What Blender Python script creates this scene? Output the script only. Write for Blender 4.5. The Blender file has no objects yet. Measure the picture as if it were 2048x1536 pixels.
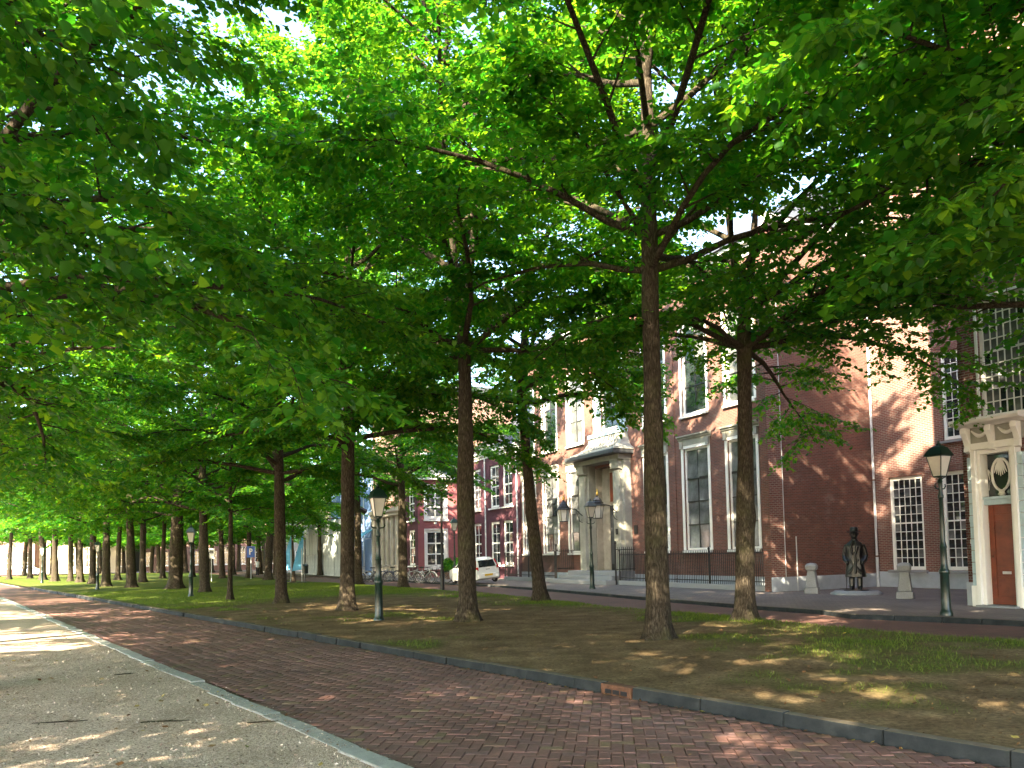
import bpy, bmesh, math, random
import numpy as np
from mathutils import Vector, Matrix
random.seed(7); rng = np.random.default_rng(7)
R = math.radians; PI = math.pi
SC = bpy.context.scene; COL = SC.collection
# ------------------------------------------------------------------ camera, sky, sun, exposure
EYE = 1.6; PITCH = R(3.0); ROLL = R(-1.15); FPX = 1550.0; SHIFT = 0.12733
cd = bpy.data.cameras.new('camera'); cam = bpy.data.objects.new('camera', cd); COL.objects.link(cam)
cd.sensor_width = 36; cd.lens = 36 * FPX / 2048; cd.shift_y = SHIFT; cd.clip_end = 2000; cd.clip_start = 0.05
CM = Matrix.Rotation(PI/2 + PITCH, 4, 'X') @ Matrix.Rotation(ROLL, 4, 'Z'); CM.translation = (0, 0, EYE)
cam.matrix_world = CM; SC.camera = cam
SUN_DIR = Vector((0.418, 0.905)).normalized(); SUN_EL = R(33)      # horizontal travel of the light, elevation
wd = bpy.data.worlds.new('World'); SC.world = wd; wd.use_nodes = True
wn = wd.node_tree.nodes; sky = wn.new('ShaderNodeTexSky'); sky.sky_type = 'NISHITA'; sky.sun_disc = False
sky.sun_elevation = SUN_EL; sky.sun_rotation = math.atan2(-SUN_DIR.x, -SUN_DIR.y); sky.air_density = 1.0; sky.dust_density = 2.0
wd.node_tree.links.new(sky.outputs[0], wn['Background'].inputs[0]); wn['Background'].inputs[1].default_value = 0.12
sl = bpy.data.lights.new('sun', 'SUN'); sl.energy = 5.0; sl.angle = R(0.5); sl.color = (1.0, 0.84, 0.58)
so = bpy.data.objects.new('sun', sl); COL.objects.link(so)
so.rotation_euler = Vector((SUN_DIR.x*math.cos(SUN_EL), SUN_DIR.y*math.cos(SUN_EL), -math.sin(SUN_EL))).to_track_quat('-Z', 'Y').to_euler()
SC.view_settings.view_transform = 'Standard'; SC.view_settings.look = 'None'; SC.view_settings.gamma = 1
SC.view_settings.use_curve_mapping = False; SC.view_settings.exposure = 3.32
SC.render.engine = 'CYCLES'
SC.cycles.max_bounces = 5; SC.cycles.diffuse_bounces = 3; SC.cycles.glossy_bounces = 2; SC.cycles.transmission_bounces = 3; SC.cycles.transparent_max_bounces = 8
SC.cycles.caustics_reflective = False; SC.cycles.caustics_refractive = False

# ------------------------------------------------------------------ helpers
def ground(u, v, z=0.0):                       # survey point of the ground sheet at height z
    d = CM.to_3x3() @ Vector(((u-1024)/FPX, (768-v)/FPX + SHIFT*2048/FPX, -1)); t = (z-EYE)/d.z
    return Vector((d.x*t, d.y*t, z))
SO = Vector((11.18, 30.2, 0)); SA = R(-63.26)   # street frame: x to the right along the facades, y into the buildings
SX = Vector((math.cos(SA), math.sin(SA), 0)); SY = Vector((-math.sin(SA), math.cos(SA), 0))
def st(x, y, z=0): return SO + SX*x + SY*y + Vector((0, 0, z))

def tag(o, label=None, cat=None, group=None, kind=None):
    if label: o['label'] = label
    if cat: o['category'] = cat
    if group: o['group'] = group
    if kind: o['kind'] = kind
    return o
def empty(name, loc=(0, 0, 0), rz=0.0):
    o = bpy.data.objects.new(name, None); COL.objects.link(o); o.location = loc; o.rotation_euler = (0, 0, rz); o.empty_display_size = .2
    return o
def link(name, me, parent=None, loc=None, rz=None):
    o = bpy.data.objects.new(name, me); COL.objects.link(o); o.parent = parent
    if loc is not None: o.location = loc
    if rz is not None: o.rotation_euler = (0, 0, rz)
    return o
def kids(o): return list(o.children)
def copy_tree(o, parent=None):
    c = o.copy(); COL.objects.link(c); c.parent = parent
    for k in kids(o): copy_tree(k, c)
    return c

class MB:
    def __init__(s): s.v = []; s.f = []
    def add(s, vs, fs):
        b = len(s.v); s.v += [tuple(p) for p in vs]; s.f += [tuple(b+i for i in q) for q in fs]; return s
    def box(s, x0, x1, y0, y1, z0, z1):
        return s.add([(x0,y0,z0),(x1,y0,z0),(x1,y1,z0),(x0,y1,z0),(x0,y0,z1),(x1,y0,z1),(x1,y1,z1),(x0,y1,z1)],
                     [(0,3,2,1),(4,5,6,7),(0,1,5,4),(1,2,6,5),(2,3,7,6),(3,0,4,7)])
    def hexa(s, p): return s.add(p, [(0,3,2,1),(4,5,6,7),(0,1,5,4),(1,2,6,5),(2,3,7,6),(3,0,4,7)])
    def tube(s, pts, rad, n=8, cap=True):
        pts = [Vector(p) for p in pts]; m = len(pts)
        if not hasattr(rad, '__len__'): rad = [rad]*m
        b = len(s.v); ref = None
        for i, p in enumerate(pts):
            t = (pts[min(i+1, m-1)] - pts[max(i-1, 0)]).normalized()
            if ref is None: ref = Vector((0, 0, 1)) if abs(t.z) < .9 else Vector((1, 0, 0))
            a = t.cross(ref).normalized(); c = t.cross(a); ref = -c if False else ref
            for k in range(n):
                q = 2*PI*k/n; s.v.append(tuple(p + (a*math.cos(q) + c*math.sin(q))*rad[i]))
        for i in range(m-1):
            for k in range(n):
                k2 = (k+1) % n; s.f.append((b+i*n+k, b+(i+1)*n+k, b+(i+1)*n+k2, b+i*n+k2))
        if cap: s.f.append(tuple(b+k for k in range(n))); s.f.append(tuple(b+(m-1)*n+k for k in reversed(range(n))))
        return s
    def lathe(s, prof, n=16, c=(0, 0, 0), ph=0.0, cap=True):
        b = len(s.v); m = len(prof)
        for r, z in prof:
            for k in range(n):
                q = ph + 2*PI*k/n; s.v.append((c[0]+r*math.cos(q), c[1]+r*math.sin(q), c[2]+z))
        for i in range(m-1):
            for k in range(n):
                k2 = (k+1) % n; s.f.append((b+i*n+k, b+i*n+k2, b+(i+1)*n+k2, b+(i+1)*n+k))
        if cap: s.f.append(tuple(b+k for k in reversed(range(n)))); s.f.append(tuple(b+(m-1)*n+k for k in range(n)))
        return s
    def extrude(s, poly, axis, a0, a1):        # poly in the two other axes, extruded along axis
        n = len(poly); vs = []
        for a in (a0, a1):
            for p, q in poly: vs.append({'x': (a, p, q), 'y': (p, a, q), 'z': (p, q, a)}[axis])
        return s.add(vs, [tuple(range(n)), tuple(range(2*n-1, n-1, -1))] + [(i, n+i, n+(i+1) % n, (i+1) % n) for i in range(n)])
    def loft(s, rings, cap=True):
        n = len(rings[0]); b = len(s.v)
        for r in rings: s.v += [tuple(p) for p in r]
        for i in range(len(rings)-1):
            for k in range(n): s.f.append((b+i*n+k, b+i*n+(k+1) % n, b+(i+1)*n+(k+1) % n, b+(i+1)*n+k))
        if cap: s.f.append(tuple(b+k for k in reversed(range(n)))); s.f.append(tuple(b+(len(rings)-1)*n+k for k in range(n)))
        return s
    def mesh(s, name, mat=None, smooth=False):
        me = bpy.data.meshes.new(name); me.from_pydata(s.v, [], s.f)
        bm = bmesh.new(); bm.from_mesh(me); bmesh.ops.recalc_face_normals(bm, faces=bm.faces); bm.to_mesh(me); bm.free()
        if mat: me.materials.append(mat)
        if smooth: me.shade_smooth()
        return me
    def build(s, name, mat, parent=None, smooth=False, bevel=0, loc=None, rz=None):
        o = link(name, s.mesh(name, mat, smooth), parent, loc, rz)
        if bevel:
            m = o.modifiers.new('bevel', 'BEVEL'); m.width = bevel; m.segments = 2; m.limit_method = 'ANGLE'; m.angle_limit = R(40)
        if smooth:
            try:
                o.data.set_sharp_from_angle(angle=R(38))
            except Exception: pass
        return o

def npmesh(name, v, quads=None, tris=None, mat=None, attr=None, smooth=False):
    """numpy mesh: v (n,3), one array of quads or tris; attr = (name, domain, values)"""
    f = quads if quads is not None else tris; k = f.shape[1]
    me = bpy.data.meshes.new(name); me.vertices.add(len(v)); me.vertices.foreach_set('co', np.ascontiguousarray(v, dtype=np.float32).ravel())
    me.loops.add(f.size); me.loops.foreach_set('vertex_index', np.ascontiguousarray(f, dtype=np.int32).ravel())
    me.polygons.add(len(f)); me.polygons.foreach_set('loop_start', np.arange(0, f.size, k, dtype=np.int32))
    if smooth: me.polygons.foreach_set('use_smooth', np.ones(len(f), dtype=bool))
    me.update(calc_edges=True); me.validate()
    if attr:
        for (an, dom, vals) in (attr if isinstance(attr, list) else [attr]):
            a = me.attributes.new(an, 'FLOAT', dom); a.data.foreach_set('value', np.ascontiguousarray(vals, dtype=np.float32))
    if mat: me.materials.append(mat)
    return me

# value noise on the plane, shared by ground relief, grass cover and blades
_tab = rng.random((256, 256))
def vnoise(x, y, s=1.0):
    x = np.asarray(x, float)*s + 1000; y = np.asarray(y, float)*s + 1000
    i = np.floor(x).astype(int); j = np.floor(y).astype(int); fx = x-i; fy = y-j
    fx = fx*fx*(3-2*fx); fy = fy*fy*(3-2*fy)
    a = _tab[i % 256, j % 256]; b = _tab[(i+1) % 256, j % 256]; c = _tab[i % 256, (j+1) % 256]; d = _tab[(i+1) % 256, (j+1) % 256]
    return (a*(1-fx)+b*fx)*(1-fy) + (c*(1-fx)+d*fx)*fy

# ------------------------------------------------------------------ materials
def nt(name):
    m = bpy.data.materials.new(name); m.use_nodes = True; t = m.node_tree; return m, t, t.nodes['Principled BSDF']
def N(t, typ, **kw):
    n = t.nodes.new(typ)
    for k, v in kw.items():
        if k in n.inputs.keys(): n.inputs[k].default_value = v
        else: setattr(n, k, v)
    return n
def ramp(t, stops):
    r = t.nodes.new('ShaderNodeValToRGB'); e = r.color_ramp.elements
    while len(e) < len(stops): e.new(0.5)
    for el, (p, c) in zip(e, stops): el.position = p; el.color = (*c, 1)
    return r
def bumpit(t, b, h, strength=.3, dist=.01):
    n = t.nodes.new('ShaderNodeBump'); n.inputs['Strength'].default_value = strength; n.inputs['Distance'].default_value = dist
    t.links.new(h, n.inputs['Height']); t.links.new(n.outputs[0], b.inputs['Normal'])
def mat(name, col, rough=.7, var=.18, scale=4.0, bump=0.0, bscale=40.0, metal=0.0, spec=.5, col2=None, stops=None):
    m, t, b = nt(name); L = t.links.new
    tc = t.nodes.new('ShaderNodeTexCoord'); ns = N(t, 'ShaderNodeTexNoise', Scale=scale, Detail=6.0, Roughness=.65)
    L(tc.outputs['Object'], ns.inputs['Vector'])
    c2 = col2 or tuple(min(1, c*(1+var)) for c in col); c1 = tuple(c*(1-var) for c in col) if not col2 else col
    r = ramp(t, stops or [(.32, c1), (.68, c2)]); L(ns.outputs['Fac'], r.inputs['Fac']); L(r.outputs[0], b.inputs['Base Color'])
    b.inputs['Roughness'].default_value = rough; b.inputs['Metallic'].default_value = metal; b.inputs['Specular IOR Level'].default_value = spec
    if bump:
        n2 = N(t, 'ShaderNodeTexNoise', Scale=bscale, Detail=5.0); L(tc.outputs['Object'], n2.inputs['Vector']); bumpit(t, b, n2.outputs['Fac'], bump)
    return m
def brickmat(name, c1, c2, mortar, bw=.215, bh=.065, ms=.010, dirt=.35):
    m, t, b = nt(name); L = t.links.new
    tc = t.nodes.new('ShaderNodeTexCoord'); sp = t.nodes.new('ShaderNodeSeparateXYZ'); L(tc.outputs['Object'], sp.inputs[0])
    ad = N(t, 'ShaderNodeMath', operation='ADD'); L(sp.outputs[0], ad.inputs[0]); L(sp.outputs[1], ad.inputs[1])
    cb = t.nodes.new('ShaderNodeCombineXYZ'); L(ad.outputs[0], cb.inputs[0]); L(sp.outputs[2], cb.inputs[1])
    br = N(t, 'ShaderNodeTexBrick', Scale=1.0); br.inputs['Brick Width'].default_value = bw; br.inputs['Row Height'].default_value = bh
    br.inputs['Mortar Size'].default_value = ms; br.inputs['Color1'].default_value = (*c1, 1); br.inputs['Color2'].default_value = (*c2, 1); br.inputs['Mortar'].default_value = (*mortar, 1)
    L(cb.outputs[0], br.inputs['Vector'])
    ns = N(t, 'ShaderNodeTexNoise', Scale=.55, Detail=7.0, Roughness=.7); L(tc.outputs['Object'], ns.inputs['Vector'])
    r = ramp(t, [(.3, (1-dirt,)*3), (.7, (1.12, 1.1, 1.08))]); L(ns.outputs['Fac'], r.inputs['Fac'])
    mx = N(t, 'ShaderNodeMixRGB', blend_type='MULTIPLY', Fac=1.0); L(br.outputs['Color'], mx.inputs[1]); L(r.outputs[0], mx.inputs[2])
    n4 = N(t, 'ShaderNodeTexNoise', Scale=.9, Detail=8.0, Roughness=.75); mp = t.nodes.new('ShaderNodeMapping'); mp.inputs['Location'].default_value = (5, 3, 1); mp.inputs['Scale'].default_value = (1, 1, 1.8); L(tc.outputs['Object'], mp.inputs[0]); L(mp.outputs[0], n4.inputs['Vector'])
    r4 = ramp(t, [(.56, (0, 0, 0)), (.74, (.45*min(1, dirt*2.5),)*3)]); L(n4.outputs['Fac'], r4.inputs[0]); m4 = N(t, 'ShaderNodeMixRGB', blend_type='MIX'); L(r4.outputs[0], m4.inputs[0]); L(mx.outputs[0], m4.inputs[1]); m4.inputs[2].default_value = (.30, .25, .23, 1) if dirt > .3 else (*c2, 1)
    L(m4.outputs[0], b.inputs['Base Color'])
    b.inputs['Roughness'].default_value = .85; bumpit(t, b, br.outputs['Fac'], -.5, .006)
    return m
def leafmat(name, cA, cB, tA, tB, trans=.5):
    m = bpy.data.materials.new(name); m.use_nodes = True; t = m.node_tree; L = t.links.new; t.nodes.clear()
    out = t.nodes.new('ShaderNodeOutputMaterial'); at = N(t, 'ShaderNodeAttribute', attribute_name='tint')
    r1 = ramp(t, [(0, cA), (1, cB)]); r2 = ramp(t, [(0, tA), (1, tB)]); L(at.outputs['Fac'], r1.inputs[0]); L(at.outputs['Fac'], r2.inputs[0])
    d = t.nodes.new('ShaderNodeBsdfPrincipled'); d.inputs['Roughness'].default_value = .5; d.inputs['Specular IOR Level'].default_value = .28; L(r1.outputs[0], d.inputs['Base Color'])
    tr = t.nodes.new('ShaderNodeBsdfTranslucent'); L(r2.outputs[0], tr.inputs[0])
    mx = N(t, 'ShaderNodeMixShader'); mx.inputs[0].default_value = trans; L(d.outputs[0], mx.inputs[1]); L(tr.outputs[0], mx.inputs[2]); L(mx.outputs[0], out.inputs[0])
    return m
def tintmat(name, stops, rough=.85, nscale=25.0, bump=.4, bscale=90.0, rnd=True, wear=.25):
    """colour picked per piece (face attribute 'tint' plus the object's random value) with fine grain on top"""
    m, t, b = nt(name); L = t.links.new
    at = N(t, 'ShaderNodeAttribute', attribute_name='tint'); oi = t.nodes.new('ShaderNodeObjectInfo')
    ad = N(t, 'ShaderNodeMath', operation='ADD'); L(at.outputs['Fac'], ad.inputs[0])
    if rnd: L(oi.outputs['Random'], ad.inputs[1])
    else: ad.inputs[1].default_value = 0
    fr = N(t, 'ShaderNodeMath', operation='FRACT'); L(ad.outputs[0], fr.inputs[0])
    r = ramp(t, stops); L(fr.outputs[0], r.inputs[0])
    ge = t.nodes.new('ShaderNodeNewGeometry'); ns = N(t, 'ShaderNodeTexNoise', Scale=nscale, Detail=5.0, Roughness=.7); L(ge.outputs['Position'], ns.inputs['Vector'])
    n3 = N(t, 'ShaderNodeTexNoise', Scale=.7, Detail=4.0); L(ge.outputs['Position'], n3.inputs['Vector'])
    r2 = ramp(t, [(.3, (1-wear,)*3), (.7, (1+wear,)*3)]); L(ns.outputs['Fac'], r2.inputs[0]); r3 = ramp(t, [(.35, (.78, .76, .74)), (.65, (1.12, 1.12, 1.12))]); L(n3.outputs['Fac'], r3.inputs[0])
    m1 = N(t, 'ShaderNodeMixRGB', blend_type='MULTIPLY', Fac=1.0); L(r.outputs[0], m1.inputs[1]); L(r2.outputs[0], m1.inputs[2])
    m2 = N(t, 'ShaderNodeMixRGB', blend_type='MULTIPLY', Fac=1.0); L(m1.outputs[0], m2.inputs[1]); L(r3.outputs[0], m2.inputs[2]); L(m2.outputs[0], b.inputs['Base Color'])
    b.inputs['Roughness'].default_value = rough
    nb = N(t, 'ShaderNodeTexNoise', Scale=bscale, Detail=4.0); L(ge.outputs['Position'], nb.inputs['Vector']); bumpit(t, b, nb.outputs['Fac'], bump, .004)
    return m

MT = {}
MT['leaf'] = leafmat('lime_leaf', (.012, .088, .012), (.048, .158, .013), (.035, .34, .014), (.38, .63, .018))
def barkmat():
    m, t, b = nt('lime_bark'); L = t.links.new; tc = t.nodes.new('ShaderNodeTexCoord'); mp = t.nodes.new('ShaderNodeMapping'); mp.inputs['Scale'].default_value = (22, 22, 5)
    n0 = N(t, 'ShaderNodeTexNoise', Scale=6.0, Detail=4.0); L(tc.outputs['Object'], n0.inputs['Vector']); mv_ = N(t, 'ShaderNodeMixRGB', blend_type='ADD', Fac=.09); L(tc.outputs['Object'], mv_.inputs[1]); L(n0.outputs['Color'], mv_.inputs[2])
    L(mv_.outputs[0], mp.inputs[0]); vo = N(t, 'ShaderNodeTexVoronoi', Scale=1.0, feature='DISTANCE_TO_EDGE'); L(mp.outputs[0], vo.inputs['Vector'])
    n1 = N(t, 'ShaderNodeTexNoise', Scale=1.6, Detail=8.0, Roughness=.75); L(mp.outputs[0], n1.inputs['Vector'])
    mu = N(t, 'ShaderNodeMath', operation='MULTIPLY_ADD'); L(vo.outputs['Distance'], mu.inputs[0]); mu.inputs[1].default_value = .55; L(n1.outputs['Fac'], mu.inputs[2])
    r = ramp(t, [(.36, (.010, .008, .006)), (.52, (.036, .028, .020)), (.68, (.075, .060, .044)), (.9, (.13, .112, .085))]); L(mu.outputs[0], r.inputs[0])
    n2 = N(t, 'ShaderNodeTexNoise', Scale=1.4, Detail=6.0, Roughness=.7); L(tc.outputs['Object'], n2.inputs['Vector']); r2 = ramp(t, [(.5, (0, 0, 0)), (.7, (.6, .6, .6))]); L(n2.outputs['Fac'], r2.inputs[0])
    mx = N(t, 'ShaderNodeMixRGB', blend_type='MIX'); L(r2.outputs[0], mx.inputs[0]); L(r.outputs[0], mx.inputs[1]); mx.inputs[2].default_value = (.070, .074, .028, 1)
    L(mx.outputs[0], b.inputs['Base Color']); b.inputs['Roughness'].default_value = .92; b.inputs['Specular IOR Level'].default_value = .2; bumpit(t, b, mu.outputs[0], 1.0, .05)
    return m
MT['bark'] = barkmat()
MT['brick'] = brickmat('dark_red_brick', (.185, .064, .046), (.11, .044, .036), (.17, .125, .105))
MT['brick2'] = brickmat('wine_red_brick', (.21, .066, .05), (.13, .046, .04), (.27, .22, .19), .22, .07, .012)
MT['aubergine'] = brickmat('aubergine_paint_shaded', (.070, .020, .033), (.082, .024, .038), (.058, .017, .028), dirt=.2)  # purple paint in its shaded tone, the shade put into the colour
MT['aubergine_lit'] = brickmat('aubergine_paint_lit', (.30, .10, .112), (.27, .09, .10), (.24, .082, .094), dirt=.2)  # same purple paint in its sunlit tone, the light put into the colour
MT['brown'] = brickmat('brown_brick', (.23, .10, .075), (.16, .075, .06), (.24, .2, .17))
MT['sand'] = mat('grey_sandstone', (.34, .31, .27), .85, .2, 1.5, .3, 30)
MT['white'] = mat('white_paint', (.80, .80, .78), .45, .04, 3)
MT['cream'] = mat('grey_cream_stone', (.30, .30, .265), .75, .16, 2.5, .2, 30)
MT['blueplinth'] = mat('grey_plinth_stone', (.36, .40, .46), .7, .14, 2.0, .15, 40)
MT['quoin'] = mat('pale_blue_quoin', (.40, .53, .60), .6, .08, 4)
MT['glass'] = mat('window_glass', (.018, .024, .028), .04, .3, .8, spec=.8)
MT['curtain'] = mat('glass_before_curtain', (.11, .115, .12), .06, .6, 1.4, spec=.7)
MT['black'] = mat('black_iron', (.010, .010, .012), .45, .3, 8, spec=.4)
MT['dkgreen'] = mat('dark_green_lacquer', (.005, .020, .016), .32, .25, 6, spec=.6)
MT['bronze'] = mat('dark_bronze', (.012, .013, .015), .33, .5, 5, .15, 25, metal=.2, spec=.6)
MT['granite'] = mat('grey_granite', (.25, .26, .28), .8, .25, 60, .3, 90)
MT['wood'] = mat('red_brown_door_wood', (.16, .032, .010), .38, .3, 3)
MT['slate'] = mat('roof_slate', (.05, .055, .062), .6, .3, 3, .4, 8)
MT['gold'] = mat('gilt', (.75, .48, .10), .3, .1, 5, metal=1.0)
MT['opal'] = mat('lantern_glass', (.55, .53, .48), .25, .08, 3)
MT['zinc'] = mat('pale_zinc_pipe', (.50, .52, .55), .5, .12, 4)
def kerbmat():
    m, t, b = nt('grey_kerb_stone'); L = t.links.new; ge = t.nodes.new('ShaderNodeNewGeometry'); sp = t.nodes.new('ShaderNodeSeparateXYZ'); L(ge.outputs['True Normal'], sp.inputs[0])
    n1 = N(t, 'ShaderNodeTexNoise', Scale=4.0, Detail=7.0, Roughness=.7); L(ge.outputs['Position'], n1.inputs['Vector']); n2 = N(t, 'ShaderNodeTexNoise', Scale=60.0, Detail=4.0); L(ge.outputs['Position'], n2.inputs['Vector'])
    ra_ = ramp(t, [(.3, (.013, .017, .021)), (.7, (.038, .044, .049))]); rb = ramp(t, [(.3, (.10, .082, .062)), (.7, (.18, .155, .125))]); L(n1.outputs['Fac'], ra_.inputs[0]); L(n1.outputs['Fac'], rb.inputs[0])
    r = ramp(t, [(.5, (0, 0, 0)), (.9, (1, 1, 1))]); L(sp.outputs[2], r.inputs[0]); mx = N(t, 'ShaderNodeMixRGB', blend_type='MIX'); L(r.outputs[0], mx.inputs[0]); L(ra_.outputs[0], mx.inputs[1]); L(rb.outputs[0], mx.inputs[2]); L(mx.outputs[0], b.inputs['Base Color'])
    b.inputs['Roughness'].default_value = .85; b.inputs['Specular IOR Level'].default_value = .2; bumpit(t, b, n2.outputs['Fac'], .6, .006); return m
MT['kerb'] = kerbmat()
MT['kerbtop'] = mat('flush_kerb_concrete', (.33, .34, .34), .88, .22, 5, .35, 70)
MT['rust'] = mat('rusty_iron', (.11, .05, .028), .85, .4, 12, .5, 50)
MT['rubber'] = mat('black_rubber', (.012, .012, .013), .8, .2, 8)
MT['chrome'] = mat('dull_chrome', (.22, .225, .235), .4, .1, 8, metal=1.0)
MT['carwhite'] = mat('white_car_paint', (.78, .79, .80), .18, .03, 2, spec=.6)
MT['red'] = mat('red_lamp_plastic', (.55, .012, .012), .2, .1, 5)
MT['yellow'] = mat('yellow_number_plate', (.72, .46, .03), .4, .05, 5)
MT['bluesign'] = mat('blue_sign_face', (.015, .09, .42), .4, .05, 5)
MT['flag'] = mat('light_blue_cloth', (.10, .34, .58), .8, .12, 3)
MT['wrap'] = mat('blue_scaffold_sheet', (.14, .23, .44), .7, .16, .6, .4, 3)
MT['hoard'] = mat('grey_hoarding_sheet', (.30, .34, .35), .6, .25, .9)
MT['paving'] = None

# ------------------------------------------------------------------ setting: ground, roads, kerbs
def groundmat():
    m, t, b = nt('soil_and_grass'); L = t.links.new; ge = t.nodes.new('ShaderNodeNewGeometry')
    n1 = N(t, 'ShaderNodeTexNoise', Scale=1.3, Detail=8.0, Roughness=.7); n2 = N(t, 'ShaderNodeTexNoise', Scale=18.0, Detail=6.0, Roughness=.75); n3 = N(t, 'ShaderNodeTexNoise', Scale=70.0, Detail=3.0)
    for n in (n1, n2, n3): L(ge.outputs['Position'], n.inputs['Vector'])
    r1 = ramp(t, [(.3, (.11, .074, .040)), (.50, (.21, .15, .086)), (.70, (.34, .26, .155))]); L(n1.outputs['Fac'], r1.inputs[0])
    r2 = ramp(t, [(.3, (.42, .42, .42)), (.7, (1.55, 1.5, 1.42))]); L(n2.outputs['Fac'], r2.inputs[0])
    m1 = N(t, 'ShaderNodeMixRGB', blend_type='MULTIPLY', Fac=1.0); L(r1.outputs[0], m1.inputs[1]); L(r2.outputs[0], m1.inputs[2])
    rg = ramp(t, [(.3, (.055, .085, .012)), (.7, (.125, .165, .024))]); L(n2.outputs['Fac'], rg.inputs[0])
    at = N(t, 'ShaderNodeAttribute', attribute_name='grass'); ml = N(t, 'ShaderNodeMath', operation='MULTIPLY'); ml.inputs[1].default_value = 1.1
    L(at.outputs['Fac'], ml.inputs[0]); mi = N(t, 'ShaderNodeMixRGB', blend_type='MIX'); L(ml.outputs[0], mi.inputs[0]); ml.use_clamp = True
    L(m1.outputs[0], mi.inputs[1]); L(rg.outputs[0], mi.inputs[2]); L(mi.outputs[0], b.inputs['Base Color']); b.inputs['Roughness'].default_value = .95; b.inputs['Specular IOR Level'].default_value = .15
    ad = N(t, 'ShaderNodeMath', operation='ADD'); L(n2.outputs['Fac'], ad.inputs[0]); L(n3.outputs['Fac'], ad.inputs[1]); bumpit(t, b, ad.outputs[0], 1.0, .05)
    return m
def gravelmat():
    m, t, b = nt('pale_shell_gravel'); L = t.links.new; ge = t.nodes.new('ShaderNodeNewGeometry')
    vo = N(t, 'ShaderNodeTexVoronoi', Scale=75.0); n1 = N(t, 'ShaderNodeTexNoise', Scale=1.2, Detail=6.0); n2 = N(t, 'ShaderNodeTexNoise', Scale=40.0, Detail=4.0)
    for n in (vo, n1, n2): L(ge.outputs['Position'], n.inputs['Vector'])
    sp = t.nodes.new('ShaderNodeSeparateColor'); L(vo.outputs['Color'], sp.inputs[0])
    r = ramp(t, [(0, (.28, .21, .17)), (.45, (.55, .43, .36)), (1, (.80, .66, .57))]); L(sp.outputs[0], r.inputs[0])
    r2 = ramp(t, [(.35, (.84, .82, .78)), (.65, (1.08, 1.08, 1.08))]); L(n1.outputs['Fac'], r2.inputs[0])
    m1 = N(t, 'ShaderNodeMixRGB', blend_type='MULTIPLY', Fac=1.0); L(r.outputs[0], m1.inputs[1]); L(r2.outputs[0], m1.inputs[2]); L(m1.outputs[0], b.inputs['Base Color'])
    b.inputs['Roughness'].default_value = .95; b.inputs['Specular IOR Level'].default_value = .2
    ad = N(t, 'ShaderNodeMath', operation='ADD'); L(vo.outputs['Distance'], ad.inputs[0]); L(n2.outputs['Fac'], ad.inputs[1]); bumpit(t, b, ad.outputs[0], .8, .015)
    return m
def pavemat(name, c1, c2, mortar, bw, bh, rot):
    m, t, b = nt(name); L = t.links.new; ge = t.nodes.new('ShaderNodeNewGeometry'); mp = t.nodes.new('ShaderNodeMapping'); mp.inputs['Rotation'].default_value = (0, 0, rot)
    L(ge.outputs['Position'], mp.inputs[0]); br = N(t, 'ShaderNodeTexBrick', Scale=1.0); L(mp.outputs[0], br.inputs['Vector'])
    br.inputs['Brick Width'].default_value = bw; br.inputs['Row Height'].default_value = bh; br.inputs['Mortar Size'].default_value = .006
    br.inputs['Color1'].default_value = (*c1, 1); br.inputs['Color2'].default_value = (*c2, 1); br.inputs['Mortar'].default_value = (*mortar, 1)
    n1 = N(t, 'ShaderNodeTexNoise', Scale=.8, Detail=8.0, Roughness=.7); L(ge.outputs['Position'], n1.inputs['Vector']); r = ramp(t, [(.3, (.7, .7, .7)), (.7, (1.2, 1.2, 1.2))]); L(n1.outputs['Fac'], r.inputs[0])
    mx = N(t, 'ShaderNodeMixRGB', blend_type='MULTIPLY', Fac=1.0); L(br.outputs['Color'], mx.inputs[1]); L(r.outputs[0], mx.inputs[2]); L(mx.outputs[0], b.inputs['Base Color'])
    b.inputs['Roughness'].default_value = .8; bumpit(t, b, br.outputs['Fac'], -.6, .006); return m
MT['soil'] = groundmat(); MT['gravel'] = gravelmat()
MT['road'] = pavemat('brick_road', (.15, .062, .045), (.10, .046, .038), (.05, .036, .028), .2, .1, R(-172))
MT['pave'] = pavemat('grey_brown_pavers', (.20, .16, .14), (.155, .13, .12), (.07, .06, .055), .2, .1, R(63))
MT['joint'] = mat('joint_sand', (.06, .042, .032), .95, .3, 8)
MT['paver'] = tintmat('red_clay_paver', [(0, (.145, .080, .076)), (.3, (.175, .090, .081)), (.6, (.195, .100, .087)), (.85, (.165, .096, .095)), (.97, (.19, .115, .08)), (1, (.20, .15, .09))], .72)
MT['litter'] = tintmat('dry_leaf', [(0, (.07, .035, .014)), (.45, (.16, .07, .02)), (.75, (.30, .22, .10)), (.94, (.42, .33, .04)), (1, (.10, .16, .03))], .8, rnd=False)
MT['chip'] = tintmat('shell_chip', [(0, (.10, .08, .06)), (.3, (.34, .245, .20)), (.7, (.66, .52, .44)), (1, (.85, .74, .66))], .85, rnd=False)
MT['grass'] = leafmat('grass_blade', (.055, .10, .012), (.14, .18, .026), (.13, .26, .015), (.32, .40, .035), .4)

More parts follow.
